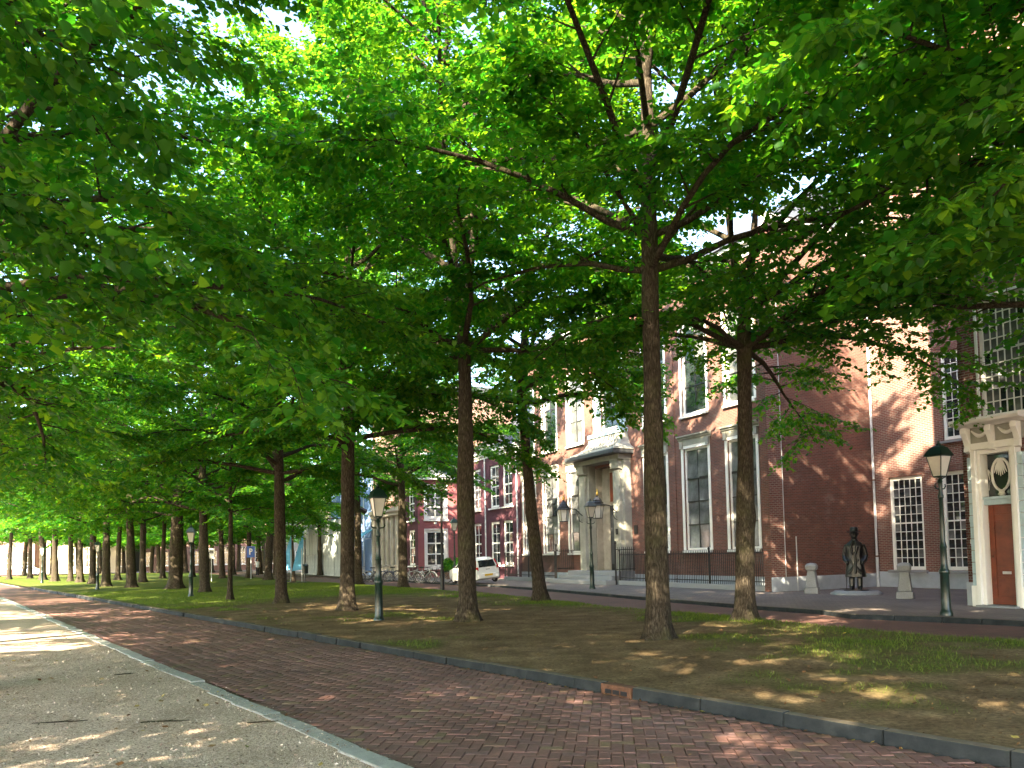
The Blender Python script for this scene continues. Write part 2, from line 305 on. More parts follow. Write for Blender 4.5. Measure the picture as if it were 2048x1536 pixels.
K0 = np.array([3.79, 6.05]); rd = np.array([-.6135, .7897]); rn = np.array([-.7897, -.6135])   # right kerb line, its direction, and across to the left
def rw(s): return 3.55 - .016*np.clip(s, -10, 60)
def rp(s, n): return K0 + np.multiply.outer(s, rd) + np.multiply.outer(n, rn)
M2 = np.array([(21, -8.4), (8.66, 13.28), (7.4, 15.12), (5.88, 18.96), (4.46, 21.04), (1.77, 27.4), (-.58, 33.47), (-7.4, 45.35), (-16.25, 59.9), (-30, 85), (-62, 140)])
K2 = np.array([(21.9, -6.1), (10.6, 16.2), (9.7, 17.7), (8.1, 18.8), (7.95, 20.2), (6.9, 22.2), (4.87, 27.1), (1.7, 35.4), (-.7, 41), (-5.2, 48.7), (-13.4, 64), (-28, 90), (-58, 144)])
M2s = (M2-K0) @ rd
def sheet(name, P, z, m, kind='structure'):       # quad strip between two polylines P[0], P[1]
    a, b = P; n = len(a); mb = MB()
    mb.v = [(*p, z) for p in a] + [(*p, z) for p in b]; mb.f = [(i, i+1, n+i+1, n+i) for i in range(n-1)]
    o = mb.build(name, m); tag(o, kind=kind); return o
g = MB().add([(-900, -300, -.17), (900, -300, -.17), (900, 1500, -.17), (-900, 1500, -.17)], [(0, 1, 2, 3)]).build('ground', MT['gravel']); tag(g, kind='structure')
ss = np.array([-30, -10, 0, 10, 20, 30, 45, 60, 90, 130.])
road = sheet('road', (rp(ss, 0*ss), np.array([rp(s, rw(s)+.05) for s in ss])), -.134, MT['road'])
side_road = sheet('side_road', (M2 - .25*np.array([.8, .5]), np.array([M2[0]+[3, 2]]+[K2[i]+[.03, .02] for i in (1, 3, 4, 5, 6, 7, 8, 9, 10)]+[K2[12]])[:len(M2)]), -.1, MT['road'])
# pavement: from the kerb to beneath the buildings
inn = []
for p in K2:
    d = Vector((p[0]-SO.x, p[1]-SO.y, 0)); q = st(d.dot(SX), 6.5); inn.append((q.x, q.y))
pav = sheet('pavement', (K2, np.array(inn)), 0.0, MT['pave'])
# gravel walk, gently uneven
gs = np.concatenate([np.arange(-14, 14, .35), np.arange(14, 60, 1.5), [70, 90, 130]]); gn = np.concatenate([np.arange(0, 9, .3), [10, 12, 15, 20, 30, 45]])
S_, N_ = np.meshgrid(gs, gn, indexing='ij'); P = K0 + S_[..., None]*rd + (N_ + rw(S_) + .12)[..., None]*rn
Z = -.098 + .05*np.clip(N_/1.5, 0, 1)*(vnoise(P[..., 0], P[..., 1], .7)) + .02*vnoise(P[..., 0], P[..., 1], 2.5)*np.clip(N_, 0, 1)
def grid_faces(a, b):
    i, j = np.meshgrid(np.arange(a-1), np.arange(b-1), indexing='ij'); k = (i*b+j).ravel(); return np.stack([k, k+b, k+b+1, k+1], 1)
gv = np.concatenate([P, Z[..., None]], -1).reshape(-1, 3)
gw = link('gravel_walk', npmesh('gravel_walk', gv, quads=grid_faces(len(gs), len(gn)), mat=MT['gravel'], smooth=True)); tag(gw, kind='structure')
def gravel_z(x, y):
    q = np.stack([x, y], -1)-K0; s = q@rd; n = q@rn - rw(s) - .12
    return -.098 + .05*np.clip(n/1.5, 0, 1)*vnoise(x, y, .7) + .02*vnoise(x, y, 2.5)*np.clip(n, 0, 1)
# planted strip between the two roads
def sm(a, b, x): x = np.clip((x-a)/(b-a), 0, 1); return x*x*(3-2*x)
def med_xy(s, t):
    P0 = K0 + s[..., None]*rd + .13*(-rn); P1 = np.stack([np.interp(s, M2s, M2[:, 0]), np.interp(s, M2s, M2[:, 1])], -1)
    return P0*(1-t[..., None]) + P1*t[..., None]
def med_grass(x, y, s, t):
    n = .65*vnoise(x, y, .55) + .35*vnoise(x, y, 1.9); lawn = sm(23, 29, s - 5*t + 1.5*vnoise(x, y, .5))
    edge = sm(.60, .93, t + .25*(vnoise(x, y, .35)-.5)); near = sm(9, 2, s)*.14
    return np.clip(lawn*(.55+.6*n) + edge*(.15+.8*n) + np.clip((n-.62+near)*2.6, 0, .6), 0, 1)
def med_z(x, y, t): return .035*(vnoise(x, y, .5)-.4) + .015*vnoise(x, y, 2.0) - .02*sm(.12, 0, t) - .10*sm(.93, 1, t)
ms = np.concatenate([np.arange(-22, -4, .6), np.arange(-4, 32, .16), np.arange(32, 70, .8), [80, 100, 130.]]); mt_ = np.concatenate([[0, .006, .02], np.linspace(.04, .96, 74), [.975, .99, 1]])
S_, T_ = np.meshgrid(ms, mt_, indexing='ij'); P = med_xy(S_, T_); mg = med_grass(P[..., 0], P[..., 1], S_, T_)
mv = np.concatenate([P, med_z(P[..., 0], P[..., 1], T_)[..., None]], -1).reshape(-1, 3)
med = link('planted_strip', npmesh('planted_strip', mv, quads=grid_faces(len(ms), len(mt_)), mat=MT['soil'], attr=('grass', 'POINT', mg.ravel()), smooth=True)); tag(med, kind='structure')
# grass blades on the strip
nb = 300000; s_ = rng.uniform(-4, 46, nb); t_ = rng.uniform(.02, .985, nb); p_ = med_xy(s_, t_); g_ = med_grass(p_[:, 0], p_[:, 1], s_, t_)
keep = rng.random(nb) < np.clip(g_*g_*1.1, 0, 1); p_ = p_[keep]; t_ = t_[keep]; g_ = g_[keep]; s_ = s_[keep]; nb = len(p_)
z_ = med_z(p_[:, 0], p_[:, 1], t_); h = rng.uniform(.025, .085, nb)*(.55+.6*g_)*np.where(s_ > 26, .6, 1); a = rng.uniform(0, 2*PI, nb); w = rng.uniform(.003, .006, nb)*(1+s_*.04).clip(1, 3); ln = rng.normal(0, .5, (nb, 2))*h[:, None]
bv = np.empty((nb, 3, 3)); bv[:, 0, :2] = p_ + np.stack([np.cos(a), np.sin(a)], 1)*w[:, None]; bv[:, 1, :2] = p_ - np.stack([np.cos(a), np.sin(a)], 1)*w[:, None]; bv[:, 2, :2] = p_ + ln
bv[:, 0, 2] = bv[:, 1, 2] = z_-.006; bv[:, 2, 2] = z_ + h
go = link('grass', npmesh('grass', bv.reshape(-1, 3), tris=np.arange(nb*3).reshape(-1, 3), mat=MT['grass'], attr=('tint', 'FACE', rng.random(nb)))); tag(go, 'patchy grass growing on the strip under the limes', 'grass', kind='stuff')
# clay pavers in herringbone, laid at 45 degrees to the road
ca = math.atan2(rd[1], rd[0]) + PI/4; ex = np.array([math.cos(ca), math.sin(ca)]); ey = np.array([-math.sin(ca), math.cos(ca)]); cell = .105
def paver_mesh():
    mb = MB(); a, b, c = .1015, .0490, .007
    mb.add([(-a,-b,-.016),(a,-b,-.016),(a,b,-.016),(-a,b,-.016),(-a,-b,-.004),(a,-b,-.004),(a,b,-.004),(-a,b,-.004),(-a+c,-b+c,0),(a-c,-b+c,0),(a-c,b-c,0),(-a+c,b-c,0)],
           [(0,1,5,4),(1,2,6,5),(2,3,7,6),(3,0,4,7),(4,5,9,8),(5,6,10,9),(6,7,11,10),(7,4,8,11),(8,9,10,11)])
    return mb
pm = paver_mesh(); pmesh = pm.mesh('paver', MT['paver']); pv = np.array(pm.v); pf = np.array(pm.f)
I, J = np.meshgrid(np.arange(-520, 520), np.arange(-520, 520), indexing='ij'); k = (I+J) % 4
cx = np.where(k == 0, I+1.0, I+.5)*cell; cy = np.where(k == 0, J+.5, J+1.0)*cell
sel = (k == 0) | (k == 2); c2 = K0 + cx[sel][:, None]*ex + cy[sel][:, None]*ey; vert = (k[sel] == 2)
q = c2-K0; s_ = q@rd; n_ = q@rn; ok = (s_ > -3.5) & (s_ < 38) & (n_ > .075) & (n_ < rw(s_)-.06); c2 = c2[ok]; vert = vert[ok]
CI = np.array(CM.inverted()); qq = np.c_[c2, np.full(len(c2), -.1), np.ones(len(c2))] @ CI.T
uu = 1024 + FPX*qq[:, 0]/-qq[:, 2]; vv = 768 + SHIFT*2048 - FPX*qq[:, 1]/-qq[:, 2]
inview = (qq[:, 2] < -1) & (uu > -20) & (uu < 2068) & (vv < 1550); dist = np.hypot(c2[:, 0], c2[:, 1]); order = np.argsort(np.where(inview, dist, 1e9))[:300]
single = np.zeros(len(c2), bool); single[order] = True
ang = np.where(vert, ca+PI/2, ca) + rng.normal(0, .012, len(c2)); zz = -.1 + rng.normal(0, .0022, len(c2)) + .030*(vnoise(c2[:, 0], c2[:, 1], .55)-.5); tl = rng.normal(0, .012, (len(c2), 2))
for i in np.where(single)[0]:
    o = link('paver', pmesh, road, (c2[i, 0], c2[i, 1], zz[i])); o.rotation_euler = (tl[i, 0], tl[i, 1], ang[i])
w_ = np.where(~single)[0]; co, si = np.cos(ang[w_]), np.sin(ang[w_]); V = np.repeat(pv[None], len(w_), 0)
x = V[..., 0]*co[:, None] - V[..., 1]*si[:, None] + c2[w_, 0][:, None]; y = V[..., 0]*si[:, None] + V[..., 1]*co[:, None] + c2[w_, 1][:, None]; z = V[..., 2] + zz[w_][:, None] + V[..., 0]*tl[w_, 1][:, None] + V[..., 1]*tl[w_, 0][:, None]
F_ = (pf[None] + (np.arange(len(w_))*len(pv))[:, None, None]).reshape(-1, 4)
o = link('paver_field', npmesh('paver_field', np.stack([x, y, z], -1).reshape(-1, 3), quads=F_, mat=MT['paver'], attr=('tint', 'FACE', np.repeat(rng.random(len(w_)), len(pf)))), road); tag(o, kind='stuff')
# raised kerb of cut stones along the strip, a rusty gully inlet in it, and a flush kerb along the gravel

kerb = sheet('kerb', (rp(np.array([-12, 70.]), np.array([-.135, -.135])), rp(np.array([-12, 70.]), np.array([0.0, 0.0]))), -.12, MT['joint'])
ks = MB().hexa([(0,-.14,-.13),(.985,-.14,-.13),(.985,.004,-.13),(0,.004,-.13),(0,-.14,.018),(.985,-.14,.018),(.985,-.010,.018),(0,-.010,.018)]).mesh('kerb_stone', MT['kerb'])
ra = math.atan2(rd[1], rd[0]); gully_s = float((np.array(ground(1222, 1392, -.1)[:2])-K0) @ rd); gi = round(gully_s/.995)
for i in range(-9, 62):
    p = rp(np.array(i*.995), np.array(0.0)) + rng.normal(0, .011, 2)
    if i == gi:
        gb = MB(); gb.box(0, .5, -.14, .004, -.13, .012); gbo = gb.build('gully_inlet', MT['rust'], kerb, loc=(*p, 0), rz=ra, bevel=.008)
        for k in range(3): MB().box(.06+k*.13, .165+k*.13, .002, .009, -.095, -.045).build('inlet_slot', MT['black'], gbo)
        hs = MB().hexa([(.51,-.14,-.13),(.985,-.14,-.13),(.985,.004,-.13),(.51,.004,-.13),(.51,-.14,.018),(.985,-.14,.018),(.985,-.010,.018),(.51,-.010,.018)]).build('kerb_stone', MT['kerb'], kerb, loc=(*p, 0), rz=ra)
        continue
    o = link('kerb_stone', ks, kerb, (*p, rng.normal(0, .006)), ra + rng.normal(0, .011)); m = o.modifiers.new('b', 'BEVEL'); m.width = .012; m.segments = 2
fk = sheet('flush_kerb', (np.array([rp(s, rw(s)-.04) for s in ss[1:8]]), np.array([rp(s, rw(s)+.2) for s in ss[1:8]])), -.13, MT['joint'])
fs = MB().box(0, .985, 0, .2, -.12, 0).mesh('flush_kerb_stone', MT['kerbtop'])
for i in range(-4, 46):
    s = i*1.0; p = rp(np.array(s), rw(s)-.02) + rng.normal(0, .012, 2)
    o = link('flush_kerb_stone', fs, fk, (*p, -.082 + rng.normal(0, .005)), ra + .016 + rng.normal(0, .012)); m = o.modifiers.new('b', 'BEVEL'); m.width = .012; m.segments = 2
pk = sheet('pavement_kerb', (K2, K2 + np.array([.13, .07])), .004, MT['kerb'])
ki = 0
for a, b in zip(K2[:-1], K2[1:]):
    L_ = np.hypot(*(b-a)); n = max(1, round(L_/1.0)); aa = math.atan2(*(b-a)[::-1])
    for k in range(n):
        p = a + (b-a)*k/n
        if p[1] < 8 or p[1] > 62: continue
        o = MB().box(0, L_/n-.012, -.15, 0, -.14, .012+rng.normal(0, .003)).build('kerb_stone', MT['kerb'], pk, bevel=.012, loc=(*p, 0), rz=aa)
# shell chips, dry leaves and twigs lying on the gravel and soil
nc = 38000; s_ = -2.5 + 17*rng.random(nc)**1.5; n_ = rw(s_) + .2 + 6.5*rng.random(nc); p_ = K0 + s_[:, None]*rd + n_[:, None]*rn; d = rng.random(nc)
def flecks(name, p, z, size, asp, m, tilt, tint, parent=None):
    n = len(p); a = rng.uniform(0, 2*PI, n); dx = np.stack([np.cos(a), np.sin(a), rng.normal(0, tilt, n)], 1)*size[:, None]; dy = np.stack([-np.sin(a), np.cos(a), rng.normal(0, tilt, n)], 1)*(size*asp)[:, None]
    c = np.c_[p, z]; V = np.stack([c-dx, c-dy*.9, c+dx*1.1, c+dy], 1).reshape(-1, 3)
    return link(name, npmesh(name, V, quads=np.arange(4*n).reshape(-1, 4), mat=m, attr=('tint', 'FACE', tint)), parent)
o = flecks('shell_chips', p_, gravel_z(p_[:, 0], p_[:, 1])+.006, rng.uniform(.006, .021, nc), .5, MT['chip'], .35, rng.random(nc)); tag(o, 'pale shell and stone chips on the gravel walk', 'gravel', kind='stuff')
n7 = 3500; s7 = -2.5 + 14*rng.random(n7)**1.4; p7 = K0 + s7[:, None]*rd + (rw(s7)-.10+.34*rng.random(n7)**.45)[:, None]*rn
o = flecks('spilled_chips', p7, np.full(n7, -.079), rng.uniform(.005, .014, n7), .6, MT['chip'], .2, rng.random(n7)); tag(o, 'shell chips spilled over the flush kerb onto the road edge', 'gravel', kind='stuff')
nl = 520; s1 = -2.5 + 22*rng.random(nl)**1.3; n1 = rw(s1) + .15 + 7*rng.random(nl); p1 = K0 + s1[:, None]*rd + n1[:, None]*rn
s2 = rng.uniform(-3, 22, 620); t2 = rng.uniform(.02, .95, 620); p2 = med_xy(s2, t2)
pp = np.r_[p1, p2]; zz2 = np.r_[gravel_z(p1[:, 0], p1[:, 1]), med_z(p2[:, 0], p2[:, 1], t2)]+.014
o = flecks('dry_leaves', pp, zz2, rng.uniform(.012, .042, len(pp)), .7, MT['litter'], .3, rng.random(len(pp))); tag(o, 'scattered dry brown and yellow leaves on the ground', 'leaves', kind='stuff')
n5 = 9000; s5 = -3 + 30*rng.random(n5)**1.4; t5 = rng.uniform(.01, .97, n5); p5 = med_xy(s5, t5)
o = flecks('soil_litter', p5, med_z(p5[:, 0], p5[:, 1], t5)+.006, rng.uniform(.006, .022, n5), .4, MT['litter'], .35, rng.random(n5)*.72); tag(o, 'fine dry litter strewn over the bare soil', 'litter', kind='stuff')
n6 = 260; s6 = -2 + 22*rng.random(n6)**1.3; m6 = rng.random(n6)**1.5*3.2; p6 = K0 + s6[:, None]*rd + (m6+.08)[:, None]*rn
o = flecks('road_litter', p6, np.full(n6, -.088), rng.uniform(.006, .02, n6), .6, MT['litter'], .2, rng.random(n6)); tag(o, 'small leaf scraps scattered on the brick road', 'litter', kind='stuff')
n3 = 60; s3 = rng.uniform(-2, 9, n3); pt = K0 + s3[:, None]*rd + (rw(s3)-.05-rng.random(n3)**2*.35 + .2)[:, None]*rn
o = flecks('leaf_drift', np.r_[pt, K0 + rng.uniform(-2, 20, (90, 1))*rd + rng.uniform(.03, .12, (90, 1))*rn], np.r_[np.full(n3, -.072), np.full(90, -.09)], rng.uniform(.01, .03, n3+90), .7, MT['litter'], .25, rng.random(n3+90)); tag(o, 'dry leaves gathered along the road edges', 'leaves', kind='stuff')
for i, (u, v, L_, a, lab) in enumerate([(120, 1445, .55, .15, 'dark broken twig lying on gravel near the left edge'), (330, 1443, .5, .05, 'long thin dark twig lying across the pale gravel'), (525, 1441, .32, .1, 'short dark bark strip at the gap between two flush kerb stones'), (250, 1348, .3, .3, 'small dry stick on the shaded gravel')]):
    p = ground(u, v, -.07); d = Vector((math.cos(a), math.sin(a), 0)); z0 = float(gravel_z(np.array([p.x]), np.array([p.y]))[0])+.008
    pts = [p - d*L_/2, p + Vector((0, .02, 0)), p + d*L_*.3 + Vector((0, -.01, 0)), p + d*L_/2]; pts = [(q.x, q.y, z0+.003*k) for k, q in enumerate(pts)]
    mb = MB().tube(pts, [.007, .009, .007, .003], 6); mb.tube([pts[1], (pts[1][0]+.08, pts[1][1]+.06, pts[1][2]+.01)], [.005, .002], 5)
    tag(mb.build('fallen_twig', MT['bark'], smooth=True), lab, 'twig', 'twigs on the gravel')

# ------------------------------------------------------------------ buildings
def wall_face(mb, x0, x1, z0, z1, holes, y=0.0, dep=.22, axis='y', sgn=-1):
    """front skin with real openings and their reveals. axis 'y': plane y=const facing sgn*y; axis 'x': plane x=const, first coordinate is y"""
    xs = sorted({x0, x1, *[v for h in holes for v in h[:2]]}); zs = sorted({z0, z1, *[v for h in holes for v in h[2:]]})
    def P(a, d, z): return (a, y - sgn*d, z) if axis == 'y' else (y - sgn*d, a, z)
    def hole(a, z): return any(h[0] < a < h[1] and h[2] < z < h[3] for h in holes)
    for a0, a1 in zip(xs[:-1], xs[1:]):
        for b0, b1 in zip(zs[:-1], zs[1:]):
            if not hole((a0+a1)/2, (b0+b1)/2): mb.add([P(a0, 0, b0), P(a1, 0, b0), P(a1, 0, b1), P(a0, 0, b1)], [(0, 1, 2, 3)])
    for a0, a1, b0, b1 in holes:
        mb.add([P(a0, 0, b0), P(a1, 0, b0), P(a1, 0, b1), P(a0, 0, b1), P(a0, dep, b0), P(a1, dep, b0), P(a1, dep, b1), P(a0, dep, b1)], [(0, 1, 5, 4), (1, 2, 6, 5), (2, 3, 7, 6), (3, 0, 4, 7)])
_pane = {}
def pane_mesh(w, h, m):
    k = (round(w, 3), round(h, 3), m.name)
    if k not in _pane: _pane[k] = MB().box(-w/2, w/2, -.004, .004, -h/2, h/2).mesh('pane', m)
    return _pane[k]
def window(parent, cx, y, z0, z1, w, cols, rows, fm='white', bm=None, fw=.09, bar=.028, loc_rz=0.0, sill=None, depth=.16, mid=None, curt=.25, each=True, surround=0.0, proud=.03):
    """sash window set in a reveal. local x across, y inwards. mid = (row index from the top where the meeting rail sits)"""
    h = z1-z0; f = MB(); fd = .07
    f.box(-w/2, -w/2+fw, depth-fd, depth, 0, h); f.box(w/2-fw, w/2, depth-fd, depth, 0, h); f.box(-w/2+fw, w/2-fw, depth-fd, depth, 0, fw); f.box(-w/2+fw, w/2-fw, depth-fd, depth, h-fw, h)
    if surround:
        s = surround
        for a, b, c, d in ((-w/2-s, -w/2+.004, 0, h+s), (w/2-.004, w/2+s, 0, h+s), (-w/2+.004, w/2-.004, h-.004, h+s)): f.box(a, b, -proud, .012, c, d)
    wo = f.build('window', MT[fm], parent, loc=None)
    wo.location = (cx, y, z0) if not loc_rz else (y, cx, z0); wo.rotation_euler = (0, 0, loc_rz)
    iw = w-2*fw; ih = h-2*fw; heights = rows if isinstance(rows, (list, tuple)) else [1]*rows; tot = sum(heights); zt = h-fw; b = MB(); cells = []
    for r, hh in enumerate(heights):
        zb = zt - ih*hh/tot
        if r < len(heights)-1:
            t = bar*2.2 if mid is not None and r in (mid if isinstance(mid, tuple) else (mid,)) else bar; b.box(-iw/2, iw/2, depth-.05, depth-.012, zb-t/2, zb+t/2)
        for c in range(cols): cells.append((-iw/2+iw*(c+.5)/cols, (zb+zt)/2, iw/cols, zt-zb))
        zt = zb
    for c in range(1, cols): x = -iw/2+iw*c/cols; b.box(x-bar/2, x+bar/2, depth-.048, depth-.010, fw, h-fw)
    b.build('glazing_bars', MT[bm or fm], wo)
    base_c = random.random() < curt
    if each:
        for (x, z, a, c) in cells:
            o = link('pane', pane_mesh(a-.004, c-.004, MT['curtain'] if (random.random() < .88) == base_c else MT['glass']), wo, (x, depth-.022, z)); o.rotation_euler = (random.gauss(0, .02), 0, random.gauss(0, .02))
    else: MB().box(-iw/2, iw/2, depth-.026, depth-.018, fw, h-fw).build('pane', MT['glass'], wo)
    MB().box(-w/2-.02, w/2+.02, depth+.004, depth+.02, -.02, h+.02).build('dark_backing', MT['black'], wo)
    if sill: MB().hexa([(-w/2-.1, -.13, -.12), (w/2+.1, -.13, -.12), (w/2+.1, .1, -.12), (-w/2-.1, .1, -.12), (-w/2-.1, -.13, -.03), (w/2+.1, -.13, -.03), (w/2+.1, .1, 0), (-w/2-.1, .1, 0)]).build('sill', MT[sill], wo)
    return wo
def roof_hip(mb, x0, x1, y0, y1, z, h, over=.4, inset=4.0):
    a, b, c, d = x0-over, x1+over, y0-over, y1+over; ym = (c+d)/2
    mb.add([(a, c, z), (b, c, z), (b, d, z), (a, d, z), (a+inset, ym, z+h), (b-inset, ym, z+h)], [(0, 1, 5, 4), (1, 2, 5), (2, 3, 4, 5), (3, 0, 4), (0, 3, 2, 1)])
    return mb
def cornice(mb, x0, x1, y, z, sc=1.0, ends=True):
    """moulded cornice along x, projecting to -y, top at z"""
    prof = [(0, 0), (-.04, 0), (-.06, .10), (-.16, .16), (-.18, .24), (-.30, .30), (-.32, .40), (0, .40)]
    return mb.extrude([(y+p*sc, z-.4*sc+q*sc) for p, q in prof], 'x', x0, x1)

# --- brick mansion with the stone portal
man = empty('brick_mansion', st(0, 0), SA); tag(man, 'large dark brick mansion with stone portal, hood and black railings', 'building')
low = [(-2.98, 1.72), (-5.95, 1.72), (-8.95, 1.72), (-16.45, 1.72), (-19.5, 1.72), (-22.3, 1.6)]
holes = [(x-w/2, x+w/2, 1.66, 6.4) for x, w in low] + [(x-w/2, x+w/2, 7.95, 12.1) for x, w in low] + [(-14.45, -12.0, .66, 6.3), (-13.7, -11.95, 8.3, 12.1)]
wl = MB(); wall_face(wl, -23.5, -.4, 0, 14.2, holes); wl.box(-23.5, -.4, .5, 12, 0, 14.2); wl.box(-.4, 0, -1.5, 4.6, 0, 14.2); wl.box(-7.62, -7.38, -.05, .1, 0, 14.1); wl.build('wall', MT['brick'], man)
c = MB(); cornice(c, -23.5, .3, -.02, 14.6, 1.4); c.extrude([(.0, 14.1), (.32, 14.4), (.34, 14.62), (0, 14.62)], 'y', -1.5, 4.6); c.build('cornice', MT['white'], man)
roof_hip(MB(), -23.5, 0, -.2, 12, 14.62, 4.2).build('roof', MT['slate'], man)
MB().box(.002, .05, -1.56, 4.31, 0, .55).build('plinth', MT['blueplinth'], man, bevel=.01)
MB().box(-23.5, -.41, -.05, .1, 0, .5).build('plinth', MT['blueplinth'], man)
MB().box(.0, .022, -1.52, -.84, .552, 14).build('corner_strip', MT['brick2'], man)
for i, (x, w) in enumerate(low):
    window(man, x, 0, 1.66, 6.4, w, 2, [1.35, 1.1, 1.1, 1.1], 'white', 'black', .10, .05, sill='white', mid=0, surround=.14, curt=.35)
    e = MB(); e.box(x-w/2-.16, x+w/2+.16, -.05, .02, 6.545, 6.78); cornice(e, x-w/2-.26, x+w/2+.26, -.03, 7.0, .62)
    for q in (-1, 1): e.box(x+q*(w/2+.06)-.09, x+q*(w/2+.06)+.09, -.12, .0, 6.42, 6.74)
    e.build('entablature', MT['cream'], man)
    window(man, x, 0, 7.95, 12.1, w, 2, [1.2, 1, 1], 'white', 'black', .12, .05, sill='white', mid=0, surround=.12, curt=.45)
# portal
p = MB(); p.box(-15.35, -14.45, -.42, .1, .66, 6.45); p.box(-12.0, -11.05, -.42, .1, .66, 6.45)
for x in (-14.9, -11.52):
    for k in range(12): p.box(x-.46, x+.46, -.44, -.40, .70+.48*k, 1.15+.48*k)
    p.box(x-.3, x+.3, -.62, -.4, .66, 5.9); p.extrude([(-.40, 5.9), (-.70, 6.0), (-.74, 6.2), (-.78, 6.45), (-.40, 6.45)], 'x', x-.38, x+.38)
p.box(-15.4, -11.0, -.80, .1, 6.452, 6.72)
p.build('portal', MT['cream'], man, bevel=.012)
h_ = MB(); prof = [(.05, 6.95), (-1.25, 6.95), (-1.22, 7.03), (-.85, 7.15), (-.55, 7.38), (-.38, 7.65), (-.32, 7.92), (.05, 7.92)]
rings = []
for yv, zv in prof[1:7]:
    q = -yv; e = .55*q; rings.append([(-14.35-e, yv, zv), (-11.4+e, yv, zv), (-11.4+e, .05, zv), (-14.35-e, .05, zv)])
h_.loft(rings)
for k in range(13):
    x = -14.2 + k*.22
    h_.tube([(x, -.36, 7.86), (x-(.02*(6-k)), -.60, 7.36), (x-(.035*(6-k)), -.9, 7.16)], [.05, .055, .06], 5)
h_.build('portal_hood', MT['quoin'] if False else MT['cream'], man)
MB().box(-15.6, -10.75, -1.3, .05, 6.72, 6.95).build('hood_slab', MT['slate'], man, bevel=.03)
s = MB(); s.box(-14.55, -11.2, -.40, .05, 7.922, 8.14); s.box(-14.35, -13.72, -.12, .05, 8.14, 12.2); s.box(-11.93, -11.35, -.12, .05, 8.14, 12.2); s.box(-14.2, -13.85, -.17, -.12, 8.4, 12); s.box(-11.8, -11.48, -.17, -.12, 8.4, 12); s.build('upper_window_surround', MT['quoin'], man, bevel=.015)
window(man, -12.82, 0, 8.3, 12.1, 1.74, 2, [1.2, 1, 1], 'white', 'black', .12, .05, mid=0)
v = MB(); v.box(-14.45, -12.0, .43, .49, .66, 6.3); v.box(-14.447, -14.38, .02, .43, .66, 6.3); v.box(-12.07, -12.003, .02, .43, .66, 6.3)
for k in range(11): v.box(-14.378, -13.75, .395, .429, .72+.5*k, 1.18+.5*k)
v.build('porch_lining', MT['sand'], man)
d = MB(); d.box(-13.55, -12.25, .33, .42, .66, 4.2); d.build('door', MT['black'], man, bevel=.01)
for q in (0, 1): MB().box(-13.45+q*.63, -12.95+q*.63, .315, .327, 1.0, 3.9).build('door_leaf', MT['slate'], man)
MB().box(-13.5, -12.3, .33, .42, 4.4, 6.0).build('fanlight_panel', MT['wood'], man)
for k, (z, y0, w) in enumerate(((0, -1.95, .55), (.22, -1.5, .3), (.44, -1.05, 0))):
    MB().box(-15.9-w, -10.9+w*.3, y0, .9, z, z+.22).build('step', MT['granite'], man, bevel=.02)
for x, w_, h2, y, m in ((-10.7, .3, .45, -.02, 'black'), (-1.55, .12, .25, -.02, 'bluesign'), (-15.6, .18, .5, -.02, 'zinc'), (-11.5, .2, .3, -.645, 'black')):
    MB().box(x-w_/2, x+w_/2, y-.03, y, 2.55, 2.55+h2).build('name_plate', MT[m], man, bevel=.006)
MB().tube([(-1.75, -.02, 7.7), (-1.75, -.4, 7.72)], .03, 8).build('wall_spotlight', MT['white'], man)
for y, z1 in ((.9, 2.1),): MB().tube([(.06, y-1.15, 0), (.06, y-1.15, z1)], .022, 8).build('conduit', MT['zinc'], man)
MB().tube([(.05, -.84, .55), (.05, -.84, 14)], .016, 6).build('conduit', MT['zinc'], man)

# --- railings before the mansion
def railing(x0, x1, y, lab, z0=.22, z1=1.62, step=.115):
    r = empty('iron_railing', st(x0, y), SA); tag(r, lab, 'railing', 'black railings before the mansion'); L_ = x1-x0
    MB().box(0, L_, -.10, .10, 0, z0).build('railing_plinth', MT['granite'], r, bevel=.015)
    MB().box(0, L_, -.02, .02, z0+.12, z0+.16).build('rail', MT['black'], r); MB().box(0, L_, -.02, .02, z1-.14, z1-.10).build('rail', MT['black'], r)
    bm_ = MB().tube([(0, 0, z0), (0, 0, z1-.04)], .0155, 5); bm_.tube([(0, 0, z1-.04), (0, 0, z1+.05)], [.016, .002], 5); bme = bm_.mesh('bar', MT['black'])
    n = int(L_/step)
    for i in range(n+1): link('bar', bme, r, (i*L_/n, 0, 0))
    pme = MB().tube([(0, 0, 0), (0, 0, z1+.05)], .035, 8).lathe([(.05, z1+.05), (.055, z1+.1), (.02, z1+.17)], 8).mesh('post', MT['black'])
    k = max(1, round(L_/3))
    for i in range(k+1): link('post', pme, r, (i*L_/k, -.001, 0))
    return r
railing(-10.4, -.45, -1.3, 'black iron railing right of the portal steps, ending at the brick corner')
railing(-23.4, -16.9, -1.3, 'black iron railing left of the portal steps')
for x0, lab in ((-16.75, 'short black railing wing on the left of the portal steps'), (-10.75, 'short black railing wing on the right of the portal steps')):
    r = empty('iron_railing', st(x0, -1.3), SA); tag(r, lab, 'railing', 'black railings before the mansion')
    MB().tube([(0, 0, 0), (0, 0, 2.05)], .045, 8).lathe([(.06, 2.05), (.07, 2.12), (.02, 2.22)], 8).build('post', MT['black'], r)
    MB().box(-.02, .02, 0, 1.2, 1.75, 1.79).build('rail', MT['black'], r); MB().box(-.02, .02, 0, 1.2, .75, .79).build('rail', MT['black'], r)
    bme = MB().tube([(0, 0, .7), (0, 0, 1.9)], .0155, 5).mesh('bar', MT['black'])
    for i in range(1, 10): link('bar', bme, r, (0, i*.125, 0))
g_ = empty('iron_gate', st(-28.6, -1.9), SA); tag(g_, 'black solid-based iron gate right of the small white car', 'gate')
